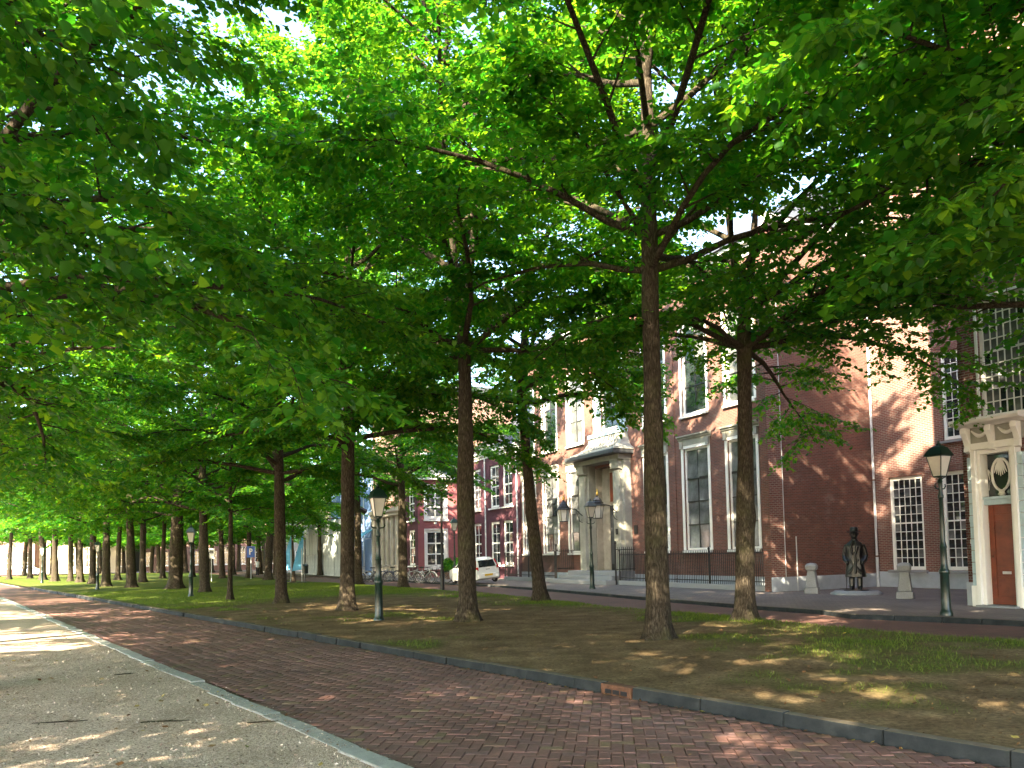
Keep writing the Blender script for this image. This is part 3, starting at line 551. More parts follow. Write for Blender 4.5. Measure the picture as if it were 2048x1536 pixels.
for x in (0, 2.2): MB().box(x-.07, x+.07, -.07, .07, 0, 1.65).lathe([(.08, 1.65), (.09, 1.72), (.02, 1.82)], 8, (x, 0, 0)).build('post', MT['black'], g_)
m = MB(); m.box(.08, 2.12, -.02, .02, 0.05, .5); m.box(.08, 2.12, -.025, .025, 1.42, 1.48); m.build('gate_frame', MT['black'], g_)
bme = MB().tube([(0, 0, .5), (0, 0, 1.42)], .0155, 5).mesh('bar', MT['black'])
for i in range(16): link('bar', bme, g_, (.16+i*.125, 0, 0))

# --- brick townhouse round the forecourt, with the white portal and brown door
th = empty('brick_townhouse', st(0, 0), SA); tag(th, 'red brick townhouse with white many-paned windows and a brown door in a white portal', 'building')
BX, BY, FY = 8.75, 4.33, -3.2
hol = [(.72, 2.2, .7, 4.42), (2.98, 4.46, .7, 4.42), (3.15, 4.6, 5.62, 9.0), (3.2, 4.65, 10.52, 12.6)]
wl = MB(); wall_face(wl, 0.02, BX, 0, 16.5, hol, y=BY, dep=.2); wl.box(.02, BX, BY+.45, 14, 0, 16.5)
bh = [(BX+.56, BX+1.82, 4.95, 8.15), (BX+.40, BX+1.50, .05, 4.25), (BX+2.6, BX+3.9, .9, 4.2), (BX+2.6, BX+3.9, 4.95, 8.15), (BX+.56, BX+1.82, 9.6, 12.2)]
wall_face(wl, BX, BX+11, 0, 19, bh, y=FY, dep=.3); wl.box(BX, BX+11, FY+.5, 14, 0, 19); wl.box(BX, BX+.1, FY, FY+.5, 0, 19); wl.box(BX+10.9, BX+11, FY, FY+.5, 0, 19)
wl.build('wall', MT['brick2'], th)
MB().box(.06, BX, BY-.035, BY+.02, 0, .62).build('plinth', MT['blueplinth'], th, bevel=.01)
MB().box(BX-.03, BX+.26, FY-.06, FY+.02, 0, .62).build('plinth', MT['blueplinth'], th, bevel=.01)
roof_hip(MB(), BX, BX+11, FY, 14, 19, 4).build('roof', MT['slate'], th)
c = MB(); cornice(c, BX-.3, BX+11, FY-.02, 19.1, 1.4); cornice(c, 0.4, BX, BY-.02, 16.6, 1.2); c.build('cornice', MT['white'], th)
window(th, 1.46, BY, .7, 4.42, 1.48, 5, 10, fw=.13, bar=.026, sill='granite', mid=4, curt=.3)
window(th, 3.72, BY, .7, 4.42, 1.48, 5, 10, fw=.13, bar=.026, sill='granite', mid=4, curt=.3)
window(th, 3.87, BY, 5.62, 9.0, 1.45, 5, 9, fw=.13, bar=.026, sill='granite', mid=3, curt=.4)
window(th, 3.92, BY, 10.52, 12.6, 1.45, 5, 4, fw=.13, bar=.03, sill='granite', curt=.4)
for cx, z in ((1.46, 4.44), (3.72, 4.44), (3.87, 9.02)): MB().box(cx-.85, cx+.85, BY-.012, BY+.01, z, z+.24).build('soldier_course', MT['brick'], th)
window(th, BX+1.19, FY, 4.95, 8.15, 1.26, 6, 9, fw=.10, bar=.026, sill='granite', mid=3, curt=.35, surround=.06)
window(th, BX+1.19, FY, 9.6, 12.2, 1.26, 6, 6, fw=.10, bar=.03, sill='granite', curt=.3)
window(th, BX+3.25, FY, .9, 4.2, 1.3, 5, 8, fw=.1, bar=.03, sill='granite', mid=3); window(th, BX+3.25, FY, 4.95, 8.15, 1.3, 5, 8, fw=.1, bar=.03, sill='granite', mid=3)
# white portal
x0 = BX+.24; x1 = BX+1.66
for x in (x0, x1-.13):
    for k in range(11): MB().hexa([(x, FY-.20, .55+.31*k), (x+.13, FY-.20, .55+.31*k), (x+.13, FY, .55+.31*k), (x, FY, .55+.31*k), (x, FY-.20, .845+.31*k), (x+.13, FY-.20, .845+.31*k), (x+.13, FY, .845+.31*k), (x, FY, .845+.31*k)]).build('quoin_block', MT['quoin'], th, bevel=.012)
    MB().box(x-.02, x+.15, FY-.24, FY+.02, 0, .545).build('portal_foot', MT['white'], th, bevel=.012)
f = MB()
for a, b, y in ((x0+.132, x0+.25, .26), (x0+.25, x0+.34, .17), (x1-.34, x1-.25, .17), (x1-.25, x1-.132, .26)): f.box(a, b, FY-y, FY+.2, .02, 4.12)
f.box(x0+.132, x1-.132, FY-.262, FY+.2, 4.122, 4.30); f.box(x0+.255, x1-.255, FY-.175, FY+.2, 4.0, 4.12); f.build('portal_frame', MT['white'], th, bevel=.01)
e = MB(); e.box(x0-.02, x1+.02, FY-.20, FY+.1, 4.302, 4.72); e.build('frieze', MT['cream'], th, bevel=.01)
can = MB(); can.extrude([(FY-.62, 4.86), (FY-.60, 4.93), (FY+.05, 4.95), (FY+.05, 4.722), (FY-.25, 4.722), (FY-.32, 4.76), (FY-.58, 4.80)], 'x', x0-.2, x1+.2); can.build('canopy', MT['white'], th, bevel=.01)
for cxx in (x0+.06, (x0+x1)/2, x1-.06):
    k = MB().extrude([(FY-.18, 4.06), (FY-.30, 4.10), (FY-.26, 4.25), (FY-.32, 4.42), (FY-.42, 4.58), (FY-.42, 4.718), (FY-.18, 4.718)], 'x', cxx-.075, cxx+.075); k.tube([(cxx-.085, FY-.37, 4.64), (cxx+.085, FY-.37, 4.64)], .05, 10); k.build('console', MT['white'], th, bevel=.012)
for q in (0, 1):
    a = x0+.16+q*.70; sw = MB(); sw.tube([(a+.03+.46*t, FY-.24, 4.64-.16*math.sin(PI*t)) for t in np.linspace(0, 1, 9)], [.018, .03, .042, .05, .052, .05, .042, .03, .018], 8); sw.build('festoon', MT['white'], th, smooth=True)
tr = MB(); tr.box(x0+.34, x1-.34, FY-.10, FY+.2, 2.66, 2.86); tr.box(x0+.32, x1-.32, FY-.14, FY+.1, 2.80, 2.87); tr.build('transom', MT['quoin'], th, bevel=.01)
MB().box(x0+.34, x1-.34, FY+.14, FY+.16, 2.86, 4.0).build('fanlight_pane', MT['glass'], th)
ov = MB(); cxx = (x0+x1)/2
ov.tube([(cxx+.23*math.cos(t), FY+.09, 3.45+.42*math.sin(t)) for t in np.linspace(0, 2*PI, 25)], .035, 8, cap=False)
for t in np.linspace(-.8, .8, 7): ov.tube([(cxx+.02*t, FY+.09, 3.88), (cxx+.13*t, FY+.07, 3.62+.05*abs(t)), (cxx+.20*t, FY+.08, 3.40+.12*abs(t))], [.02, .025, .008], 6)
for q in (-1, 1): ov.tube([(cxx+q*.24, FY+.09, 3.45), (cxx+q*.33, FY+.09, 3.6), (cxx+q*.30, FY+.09, 3.3), (cxx+q*.33, FY+.09, 3.05)], [.03, .03, .025, .008], 6)
ov.lathe([(.03, 2.87), (.10, 2.93), (.06, 2.98), (.09, 3.05)], 10, (cxx, FY+.09, 0)); ov.build('oval_fanlight_ornament', MT['white'], th, smooth=True)
dr = MB(); dr.box(x0+.342, x1-.342, FY+.10, FY+.16, .06, 2.66); do = dr.build('door', MT['wood'], th)
dw = x1-x0-.684; fx = x0+.342
b = MB()
for a, c_ in ((fx, fx+.13), (fx+dw-.05, fx+dw)): b.box(a, c_, FY+.07, FY+.10, .06, 2.66)
for za, zb in ((.06, .28), (.72, .78), (.98, 1.04), (2.22, 2.26), (2.4, 2.45), (2.60, 2.66)): b.box(fx+.13, fx+dw-.05, FY+.072, FY+.10, za, zb)
b.build('door_frame', MT['wood'], do, bevel=.006); MB().box(fx+.28, fx+.50, FY+.085, FY+.099, .85, .92).build('letter_slot', MT['zinc'], do); MB().lathe([(.015, 0), (.03, .02), (.03, .045), (.01, .06)], 10, (fx+.07, FY+.05, 1.28)).build('door_knob', MT['rust'], do)
MB().box(x0+.2, x1-.2, FY-.45, FY+.12, .0, .055).build('doorstep', MT['granite'], th, bevel=.01)
for z, m in ((2.25, 'zinc'), (1.65, 'white')): MB().box(BX+.12, BX+.19, FY-.03, FY, z, z+.12).build('bell_plate', MT[m], th)
dp = empty('drainpipe', st(.12, 4.22), SA); tag(dp, 'pale drainpipe in the inner brick corner behind the statue', 'drainpipe')
MB().tube([(0, 0, 0), (0, 0, 1.25)], .062, 10).build('lower_pipe', MT['zinc'], dp, smooth=True); MB().tube([(0, 0, 1.25), (0, 0, 16)], .052, 10).build('pipe', MT['zinc'], dp, smooth=True)
for z in (1.25, 4.4, 8.2, 12): MB().lathe([(.062, z-.03), (.072, z), (.062, z+.03)], 12).build('bracket', MT['rust'], dp)

# --- aubergine house
au = empty('aubergine_house', st(-23.6, 0), SA); tag(au, 'dark aubergine painted house with tall white sash windows left of the mansion', 'building')
cols_ = [(-1.9, 1.5), (-3.95, 1.5), (-7.0, 1.4)]; ho = [(x-w/2, x+w/2, a, b) for x, w in cols_ for a, b in ((4.97, 8.0), (.95, 3.97))]
wl = MB(); wall_face(wl, -9.4, -.02, 0, 8.7, ho); wl.box(-9.4, -.02, .5, 9, 0, 8.7); wl.build('wall', MT['aubergine'], au)
c = MB(); cornice(c, -9.5, 0, -.02, 9.05, 1.1); c.build('cornice', MT['white'], au); roof_hip(MB(), -9.4, -.02, -.1, 9, 9.06, 3.6, .25, 2).build('roof', MT['slate'], au)
for x, w in cols_:
    window(au, x, 0, 4.97, 8.0, w, 2, 4, fw=.16, bar=.05, sill='white', mid=1); window(au, x, 0, .95, 3.97, w, 2, 4, fw=.16, bar=.05, sill='white', mid=1)
for x in (-5.4, -.35): MB().tube([(x, -.07, 0), (x, -.07, 8.7)], .055, 8).build('drainpipe', MT['zinc'], au)
# --- rose house
ro = empty('rose_house', st(-33, -3.8), SA); tag(ro, 'house with white framed windows and an end wall coloured rose as sunlit behind the bicycles', 'building')
e_h = [(.55, 2.35, 4.4, 7.0), (.55, 2.35, .75, 3.65)]; f_h = [(-2.1, -.7, 4.4, 6.95), (-2.1, -.7, .95, 3.65)]
wl = MB(); wall_face(wl, 0, 4.2, 0, 7.4, e_h, y=0, axis='x', sgn=1, dep=.2); wl.box(-2.9, -.35, .4, 8, 0, 7.4); wl.build('wall', MT['aubergine_lit'], ro)
w2 = MB(); wall_face(w2, -2.9, 0, 0, 7.4, f_h, y=0); w2.build('street_wall', MT['aubergine'], ro)  # same paint as the end wall, coloured darker for the shaded side
for a, b in ((4.4, 7.0), (.75, 3.65)): window(ro, 1.45, 0, a, b, 1.8, 2, 3, fw=.24, bar=.10, loc_rz=PI/2, sill='white', surround=.05)
for a, b in ((4.4, 6.95), (.95, 3.65)): window(ro, -1.4, 0, a, b, 1.4, 2, 4, fw=.16, bar=.05, sill='white', mid=1)
c = MB(); c.box(-2.95, .30, -.35, 4.3, 7.402, 7.62); c.box(-2.95, .42, -.46, 4.3, 7.622, 7.86); c.build('cornice', MT['white'], ro, bevel=.02); roof_hip(MB(), -2.9, .2, -.2, 8, 7.862, 2.6, .1, 1.2).build('roof', MT['slate'], ro)
MB().box(-1.9, -.9, .8, 2.4, 8.2, 9.6).build('dormer', MT['white'], ro, bevel=.03)
MB().box(0.002, .06, 1.3, 1.5, 4.05, 4.2).build('alarm_box', MT['white'], ro)
# --- brown building with tall pilasters
br_ = empty('pilastered_building', st(-35.9, -3.8), SA); tag(br_, 'brown brick and sandstone building with tall narrow windows behind the bicycles', 'building')
bho = [(-1.5-1.3*k, -.8-1.3*k, 1.0, 4.9) for k in range(6)] + [(-1.6-1.3*k, -.7-1.3*k, 6.4, 10.2) for k in range(6)]
wl = MB(); wall_face(wl, -8.6, 0, 5.55, 15, [h for h in bho if h[2] > 5]); wl.box(-8.6, 0, .5, 10, 0, 15); wl.box(-.1, 0, 0, .5, 0, 15); wl.build('wall', MT['brown'], br_)
w2 = MB(); wall_face(w2, -8.6, 0, 0, 5.5, [h for h in bho if h[2] < 5], y=-.1, dep=.3); w2.box(-8.6, .1, -.45, .1, 5.3, 5.6); w2.box(-8.6, .05, -.3, .1, 5.0, 5.3); w2.build('stone_ground_floor', MT['sand'], br_)
for k in range(6):
    window(br_, -1.15-1.3*k, -.1, 1.0, 4.9, .7, 1, 5, 'zinc', fw=.06, bar=.03, depth=.26, sill='sand'); window(br_, -1.15-1.3*k, 0, 6.4, 10.2, .9, 2, 3, 'sand', fw=.08, bar=.04, depth=.16)
MB().box(-8.6, .2, -.3, 10, 15.0, 15.5).build('roof', MT['slate'], br_)
# --- building wrapped in blue scaffold sheet, hoarding before it
wr = empty('wrapped_building', st(-44.6, -3.4), SA); tag(wr, 'building wrapped in blue scaffold sheeting behind the grey hoarding', 'building')
wl = MB(); n = 40; pts = [(-16.0+16.0*i/n, -.25*abs(math.sin(i*1.3))-.1*random.random()) for i in range(n+1)]
for i in range(n): wl.add([(*pts[i], 0), (*pts[i+1], 0), (*pts[i+1], 12), (*pts[i], 12)], [(0, 1, 2, 3)])
wl.build('scaffold_sheet', MT['wrap'], wr, smooth=True); MB().box(-15.9, -.1, .3, 9, 0, 11.8).build('wall', MT['brown'], wr)
pole = MB().tube([(0, 0, 0), (0, 0, 12.4)], .04, 6).mesh('scaffold_pole', MT['zinc'])
for k in range(7): link('scaffold_pole', pole, wr, (-15.6+2.6*k, -.5, 0))
aw = empty('awning', st(-44.3, -3.95, 3.2), SA); tag(aw, 'pale blue sloping awning left of the brown pilastered building', 'awning')
MB().extrude([(0, .9), (-1.5, 0), (-1.5, -.06), (0, .82)], 'x', -1.6, 0).build('cloth', MT['flag'], aw); MB().tube([(-1.55, -1.5, 0), (-1.55, 0, .1)], .02, 6).tube([(-.05, -1.5, 0), (-.05, 0, .1)], .02, 6).build('arms', MT['zinc'], aw)
hb = empty('hoarding', st(-46.5, -6.2), SA); tag(hb, 'tall grey corrugated hoarding in front of the blue sheeted building', 'hoarding')
def corr(w, h, z): 
    m = MB(); n = 12; P_ = [(w*i/n, .035*(1 if i % 2 else -1)) for i in range(n+1)]
    for i in range(n): m.add([(*P_[i], z), (*P_[i+1], z), (*P_[i+1], z+h), (*P_[i], z+h)], [(0, 1, 2, 3)])
    return m.mesh('panel', MT['hoard'])
ca_, cb_ = corr(1.13, 2.0, 0), corr(1.13, 3.1, 2.02)
for k in range(14): link('panel', ca_, hb, (-1.15*(k+1), random.gauss(0, .02), 0)); link('upper_panel', cb_, hb, (-1.15*(k+1), random.gauss(0, .03), 0))
# --- far houses closing the view
def far_house(px, w, h, mcol, lab, floors, cols, roof='slate', face=None, d=10):
    rz = face if face is not None else math.atan2(px[1], px[0])-PI/2; o = empty('far_house', (px[0], px[1], 0), rz); tag(o, lab, 'building', 'houses across the far end of the avenue')
    fh = h/floors; ho = [(-w/2+w*(c+.5)/cols-.55, -w/2+w*(c+.5)/cols+.55, fh*f+1.0, fh*f+fh-.7) for f in range(floors) for c in range(cols)]
    wl = MB(); wall_face(wl, -w/2, w/2, 0, h, ho); wl.box(-w/2, w/2, .4, d, 0, h); wl.build('wall', mcol, o)
    for a, b, z0, z1 in ho: window(o, (a+b)/2, 0, z0, z1, b-a, 2, 3, fw=.1, bar=.06, each=False, sill='white')
    roof_hip(MB(), -w/2, w/2, 0, d, h, 3.2, .3, 2).build('roof', MT[roof], o); c = MB(); cornice(c, -w/2, w/2, -.02, h+.02, 1.0); c.build('cornice', MT['white'], o)
pale = mat('pale_stucco', (.40, .35, .26), .8, .1, 1.0); 
FH = [(-98, 122, MT['brick2'], 'red brick house, leftmost at the far end'), (-84, 125, MT['brown'], 'brown brick house, second from the left at the far end'), (-70, 128, pale, 'pale stucco house, third from the left at the far end'), (-56, 131, MT['brown'], 'brown brick house, fourth from the left at the far end'), (-43, 131, MT['brick2'], 'red brick house left of the flags at the far end'), (-31.5, 124, MT['sand'], 'grey stone house seen above the flags')]
for i, (x, y, m, lab) in enumerate(FH): far_house((x, y), 13.2, 11+(i*37 % 5), m, lab, 3, 5, face=R(6))
FS = [(-62.5, 'white stucco house beyond the scaffold sheeting', pale), (-71.5, 'brick house along the side road, farthest one before the end', MT['brick2'])]
for x, lab, m in FS: q = st(x-2.2, -3.2); far_house((q.x, q.y), 8.4, 11, m, lab, 3, 4, face=SA)

# ------------------------------------------------------------------ lime trees
def unit(a): return a/np.maximum(np.linalg.norm(a, axis=-1, keepdims=True), 1e-9)
def gen_tree(name, seed, H=16.0, r0=.24, base=5.0, RC=4.6, path=(), fork=None, nprim=36, nsec=13, ntw=18, leaf=.118, nl=10, extra=(), low_droop=.35):
    """wood mesh (trunk with its forks), branch mesh and leaf mesh of one tree, origin at its foot"""
    g = np.random.default_rng(seed)
    zs = np.linspace(0, H*.93, 22); pz = [0]+[p[0] for p in path]; px = [0]+[p[1] for p in path]; py = [0]+[p[2] for p in path]
    wob = np.cumsum(g.normal(0, .025, (22, 2)), 0)*np.linspace(0, 1, 22)[:, None]
    def axis(z): return np.array([np.interp(z, pz, px)+np.interp(z, zs, wob[:, 0]), np.interp(z, pz, py)+np.interp(z, zs, wob[:, 1]), z])
    def rad(z): return r0*(max(0.03, 1-z/H)**.75)*(1+.5*math.exp(-z/.17)+.12*math.exp(-z/.8))
    trunk = MB(); ns = 18
    leaders = []
    if fork:
        fz, spread, az = fork; l0 = [axis(z) for z in np.r_[0, .12, .3, .6, np.arange(.9, fz, .3), fz]]; trunk_tube(trunk, l0, [rad(p[2]) for p in l0], ns, g)
        for sgn, k in ((1, .74), (-1, .66)):
            pts = []
            for q in np.linspace(-.06, 1, 12):
                z = fz + q*(H*.93-fz); o = spread*(1-math.exp(-max(q, 0)*5.0))*(1+1.2*max(q, 0)); a = axis(z); pts.append(a + np.array([math.cos(az)*o*sgn, math.sin(az)*o*sgn, 0]))
            trunk_tube(trunk, pts, [rad(fz)*k*max(.12, 1-q) for q in np.linspace(0, .95, 12)], 9, g); leaders.append(pts)
    else:
        l0 = [axis(z) for z in np.r_[0, .12, .3, .6, np.r_[np.arange(.9, 8, .3), np.arange(8, H*.93, .8)]]]; trunk_tube(trunk, l0, [rad(p[2]) for p in l0], ns, g); leaders.append([p for p in l0 if p[2] > base-.6])
    br = MB(); secs = []; prim = []
    zl = base + (H*.93-base)*np.linspace(0, 1, nprim)**1.3; az = g.uniform(0, 6.28)
    specs = [(z, az + i*2.399 + g.normal(0, .25), None, None) for i, z in enumerate(zl)] + [(e[0], e[1], e[2], e[3]) for e in extra]
    for i, (z, a, Ln, el) in enumerate(specs):
        ld = leaders[i % len(leaders)]; k = int(np.argmin([abs(p[2]-z) for p in ld])); p0 = np.array(ld[k]); f = np.clip((z-base)/(H-base), 0, 1)
        if Ln is None: Ln = RC*(.62+.55*math.sin(PI*min(1, f*.85+.2)))*(1-.55*f**2)*g.uniform(.8, 1.15)
        if el is None: el = R(8+58*f) + g.normal(0, .12)
        d = np.array([math.cos(a)*math.cos(el), math.sin(a)*math.cos(el), math.sin(el)]); n = 8; pts = [p0]; side = np.cross(d, [0, 0, 1]); bend = g.normal(0, .10)
        for j in range(n):
            d = d + side*bend*.3 + np.array([0, 0, (.10 if j < 2 else -.075*low_droop*(3-2.2*f))]) + g.normal(0, .06, 3); d = unit(d); pts.append(pts[-1] + d*Ln/n)
        rb = max(.018, min(.085, r0*.36)*(Ln/RC)**.6*(1-.45*f)); rr = np.linspace(rb, .010, n+1)
        br.tube(pts, list(rr), 7, cap=False); pts = np.array(pts); prim.append(pts)
        for q in range(nsec):
            w = .22+.78*(q+.5*g.random())/nsec; ii = min(n-1, int(w*n)); fr = w*n-ii; p = pts[ii]*(1-fr)+pts[min(n, ii+1)]*fr; dd = unit(pts[min(n, ii+1)]-pts[ii])
            sd = unit(np.cross(dd, [0, 0, 1])+1e-6)*(1 if q % 2 else -1); e = unit(dd*g.uniform(.45, .95)+sd*g.uniform(.5, 1.0)+np.array([0, 0, g.normal(.02, .20)])); sl_ = Ln*g.uniform(.22, .42)*(1.12-.55*w)
            m_ = p + e*sl_*.5 + np.array([0, 0, .03*sl_]); t_ = p + e*sl_ + np.array([0, 0, -.14*sl_]); br.tube([p, m_, t_], [max(.008, rr[ii]*.42), .007, .004], 4, cap=False); secs.append((p, m_, t_))
        secs.append((pts[-3], pts[-2], pts[-1]))
    S = np.array(secs); ns_ = len(S); q = np.tile((np.arange(ntw)+.5)/ntw, (ns_, 1)) + g.uniform(-.03, .03, (ns_, ntw)); q = np.clip(q*.9+.1, 0, 1)[..., None]
    A, B, Cc = S[:, None, 0], S[:, None, 1], S[:, None, 2]; pos = (1-q)**2*A + 2*q*(1-q)*B + q*q*Cc; dr = unit(Cc-A); sd = unit(np.cross(dr, [0, 0, 1]))*np.where(np.arange(ntw) % 2, 1, -1)[None, :, None]
    td = unit(dr*g.uniform(.3, 1.0, (ns_, ntw, 1)) + sd*g.uniform(.3, 1.0, (ns_, ntw, 1)) + g.normal(0, .16, (ns_, ntw, 3)) + np.array([0, 0, -.08])); tl = g.uniform(.28, .62, (ns_, ntw, 1))*np.where(q > .85, 1.15, 1)
    pos = pos.reshape(-1, 3); td = td.reshape(-1, 3); tl = tl.reshape(-1, 1); nt_ = len(pos)
    # twigs: three-sided slivers
    o1 = unit(np.cross(td, [0, 0, 1])+1e-6)*.0035; o2 = np.array([0, 0, .0035]); tip = pos+td*tl+np.array([0, 0, -.05])*tl
    tv = np.stack([pos-o1, pos+o1, pos+o2*1.6, tip], 1).reshape(-1, 3); b_ = np.arange(nt_)*4
    tf = np.concatenate([np.stack([b_, b_+1, b_+3], 1), np.stack([b_+1, b_+2, b_+3], 1), np.stack([b_+2, b_, b_+3], 1)])
    # leaves: ovate, folded along the midrib
    w = ((np.arange(nl)+.6)/nl)[None, :, None]; lp = pos[:, None]+td[:, None]*tl[:, None]*w + np.array([0, 0, -.05])*tl[:, None]*w*w
    sgn = np.where(np.arange(nl) % 2, 1, -1)[None, :, None]; s2 = unit(np.cross(td, [0, 0, 1])+1e-6)[:, None]
    ld = unit(td[:, None]*g.uniform(.25, .9, (nt_, nl, 1)) + s2*sgn*g.uniform(.5, 1.1, (nt_, nl, 1)) + g.normal(0, .22, (nt_, nl, 3)) + np.array([0, 0, -.28]))
    nm = unit(np.array([0, 0, 1.0]) + g.normal(0, .36, (nt_, nl, 3))); sz = leaf*g.uniform(.5, 1.3, (nt_, nl, 1)); keep = (g.random((nt_, nl)) < .93)
    lp, ld, nm, sz = lp[keep], ld[keep], nm[keep], sz[keep]; wd_ = unit(np.cross(nm, ld)); nm = np.cross(ld, wd_)
    lp = lp + ld*sz*.25
    def pt(l, ww, up): return lp + ld*sz*l + wd_*sz*ww + nm*sz*up
    LV = np.stack([pt(0, 0, 0), pt(.22, .42, .07), pt(.68, .30, .03), pt(1.0, 0, -.10), pt(.68, -.30, .03), pt(.22, -.42, .07)], 1); n = len(lp); b_ = np.arange(n)*6
    LF = np.concatenate([np.stack([b_, b_+3, b_+2, b_+1], 1), np.stack([b_, b_+5, b_+4, b_+3], 1)]); tint = np.clip(g.random(n)**1.5*.8 + .2*vnoise(lp[:, 0], lp[:, 1]+lp[:, 2], .8), 0, 1)
    me_t = trunk.mesh(name+'_trunk', MT['bark'], True); me_b = br.mesh(name+'_branches', MT['bark'], True)
    me_w = npmesh(name+'_twigs', tv, tris=tf, mat=MT['bark']); me_l = npmesh(name+'_leaves', LV.reshape(-1, 3), quads=LF, mat=MT['leaf'], attr=('tint', 'FACE', np.tile(tint, 2)))
    return me_t, me_b, me_w, me_l
def trunk_tube(mb, pts, rad, n, g):
    """bark-lumpy tube, with root flare lobes near the foot"""
    b = len(mb.v); ph = g.uniform(0, 6.28); m = len(pts); lob = g.integers(4, 7)
    kn = [(g.uniform(.8, 6.5), g.uniform(0, 6.28), g.uniform(.10, .26), g.uniform(.10, .2)) for _ in range(7)]
    for i, (p, r) in enumerate(zip(pts, rad)):
        fl = math.exp(-p[2]/.25)*.30
        for k in range(n):
            a = 2*PI*k/n; q = r*(1 + fl*math.cos(lob*a+ph) + .06*math.sin(2*a+p[2]*1.3+ph) + g.normal(0, .022) + sum(a_*math.exp(-((p[2]-z_)/w_)**2 - (math.remainder(a-t_, 2*PI)/.45)**2) for z_, t_, a_, w_ in kn)); mb.v.append((p[0]+q*math.cos(a), p[1]+q*math.sin(a), p[2]-(.06 if i == 0 else 0)))
    for i in range(m-1):
        for k in range(n): mb.f.append((b+i*n+k, b+i*n+(k+1) % n, b+(i+1)*n+(k+1) % n, b+(i+1)*n+k))
    mb.f.append(tuple(b+(m-1)*n+k for k in range(n)))
def plant(me, loc, label, group, rz=0.0, sc=1.0, scxy=None):
    o = empty('lime_tree', loc, rz); s = scxy or sc; o.scale = (s, s, sc); tag(o, label, 'tree', group)
    t = link('trunk', me[0], o); b = link('branches', me[1], t); w = link('twigs', me[2], t); tag(w, kind='stuff'); c = link('crown', me[3], o); tag(c, kind='stuff')
    return o
def gp(u, v): p = ground(u, v); return (p.x, p.y, -.03)
G1 = 'limes on the strip between the two roads'; G2 = 'limes in the distant part of the avenue'; G3 = 'limes beside and behind the viewpoint'
VA = gen_tree('lime_a', 11, 17.5, .20, 6.2, 6.7, low_droop=.45, path=[(6, -.02, 0), (17, .1, 0)], extra=[(6.7, .35, 3.6, R(38)), (6.9, 3.6, 3.6, R(35))])
VB = gen_tree('lime_b', 12, 17, .22, 5.8, 6.9, path=[(7, .25, 0), (17, .4, 0)], fork=(6.9, .34, .25), extra=[(6.6, -.3, 4.5, R(22)), (6.3, -.9, 4.6, R(12))], low_droop=.6)
VC = gen_tree('lime_c', 13, 16, .205, 5.4, 5.4, ntw=14, path=[(2.5, -.28, 0), (5.5, -.55, 0), (9, -.35, 0), (15, 0, 0)], low_droop=.45)
VD = gen_tree('lime_d', 14, 16.5, .215, 5.0, 5.8, ntw=16, path=[(8, 0, 0), (16, .1, .1)], fork=(6.4, .3, .1), low_droop=.45)
VE = gen_tree('lime_e', 15, 16.5, .22, 4.6, 5.7, path=[(8, -.1, 0), (16, -.2, 0)], extra=[(4.9, 2.7, 3.6, R(42)), (4.6, .2, 2.8, R(20))], low_droop=.55)
VF = gen_tree('lime_f', 16, 16, .26, 4.2, 6.4, path=[(8, .2, 0), (15, .2, 0)], low_droop=.6)
X1 = gen_tree('lime_far_a', 21, 16, .24, 4.8, 6.0, nprim=30, nsec=10, ntw=9, nl=8, leaf=.19, low_droop=.5)
X2 = gen_tree('lime_far_b', 22, 16, .25, 4.4, 6.2, path=[(6, .2, 0), (15, -.2, 0)], nprim=30, nsec=10, ntw=9, nl=8, leaf=.19, fork=(6.2, .3, .4), low_droop=.55)
VY = gen_tree('lime_young', 17, 9, .10, 3.2, 2.3, nprim=14, nsec=9, ntw=10)
main = [(VA, 1318, 1278, 0, 1.1, 'stout lime trunk with a sunlit patch at mid height, nearest of all trunks in view'),
        (VB, 1490, 1240, 0, 1.0, 'dark straight lime trunk forking high up, standing before the corner of the brick mansion'),
        (VC, 1082, 1202, 0, 1.28, 'slender lime leaning to the left beside the side road, left of the mansion portal'),
        (VD, 936, 1243, 0, 1.15, 'lime trunk standing in front of the small white car'),
        (VE, 806, 1175, 1.9, 1.2, 'lime by the side road in front of the parked bicycles with a pale pruning scar'),
        (VE, 694, 1222, 3.3, 1.1, 'lime trunk just left of the green lantern on the strip'),
        (VE, 563, 1207, 0, 1.0, 'lime trunk with a long low limb rising to the left'),
        (VD, 716, 1168, 2.2, 1.15, 'lime by the side road with a sunlit foot, right behind the green lantern'),
        (VY, 587, 1165, .6, 1.05, 'thin dark lime between the two blue feather flags'),
        (VY, 460, 1200, 2.6, 1.1, 'young thin lime with a slightly crooked stem on the lawn'),
        (VF, 410, 1185, 4.0, .95, 'upright dark lime right of the very thick one on the lawn')]
for me, u, v, rz, sc, lab in main: plant(me, gp(u, v), lab, G1, rz, sc, min(sc, 1.06))
plant(VF, gp(350, 1178), 'very thick dark old lime with a flared foot on the lawn', G1, 1.2, 1.05, 1.55)
far = [(263, 1175, X2, 1.15), (212, 1173, X1, 1.1), (536, 1160, X2, 1.25), (285, 1165, X1, 1.1), (235, 1160, X2, .95), (185, 1168, X1, 1.1), (160, 1165, X2, 1.0), (141, 1163, X1, .95), (110, 1163, X2, 1.15), (86, 1160, X2, 1.2), (60, 1157, X1, 1.05), (18, 1159, X2, .95), (325, 1157, X2, .95), (498, 1156, X1, 1.0), (445, 1157, X2, 1.0), (385, 1154, X1, 1.0), (640, 1151, X1, .9)]
ORD = ['first', 'second', 'third', 'fourth', 'fifth', 'sixth', 'seventh', 'eighth', 'ninth', 'tenth', 'eleventh', 'twelfth', 'thirteenth', 'fourteenth', 'fifteenth', 'sixteenth', 'seventeenth', 'eighteenth']
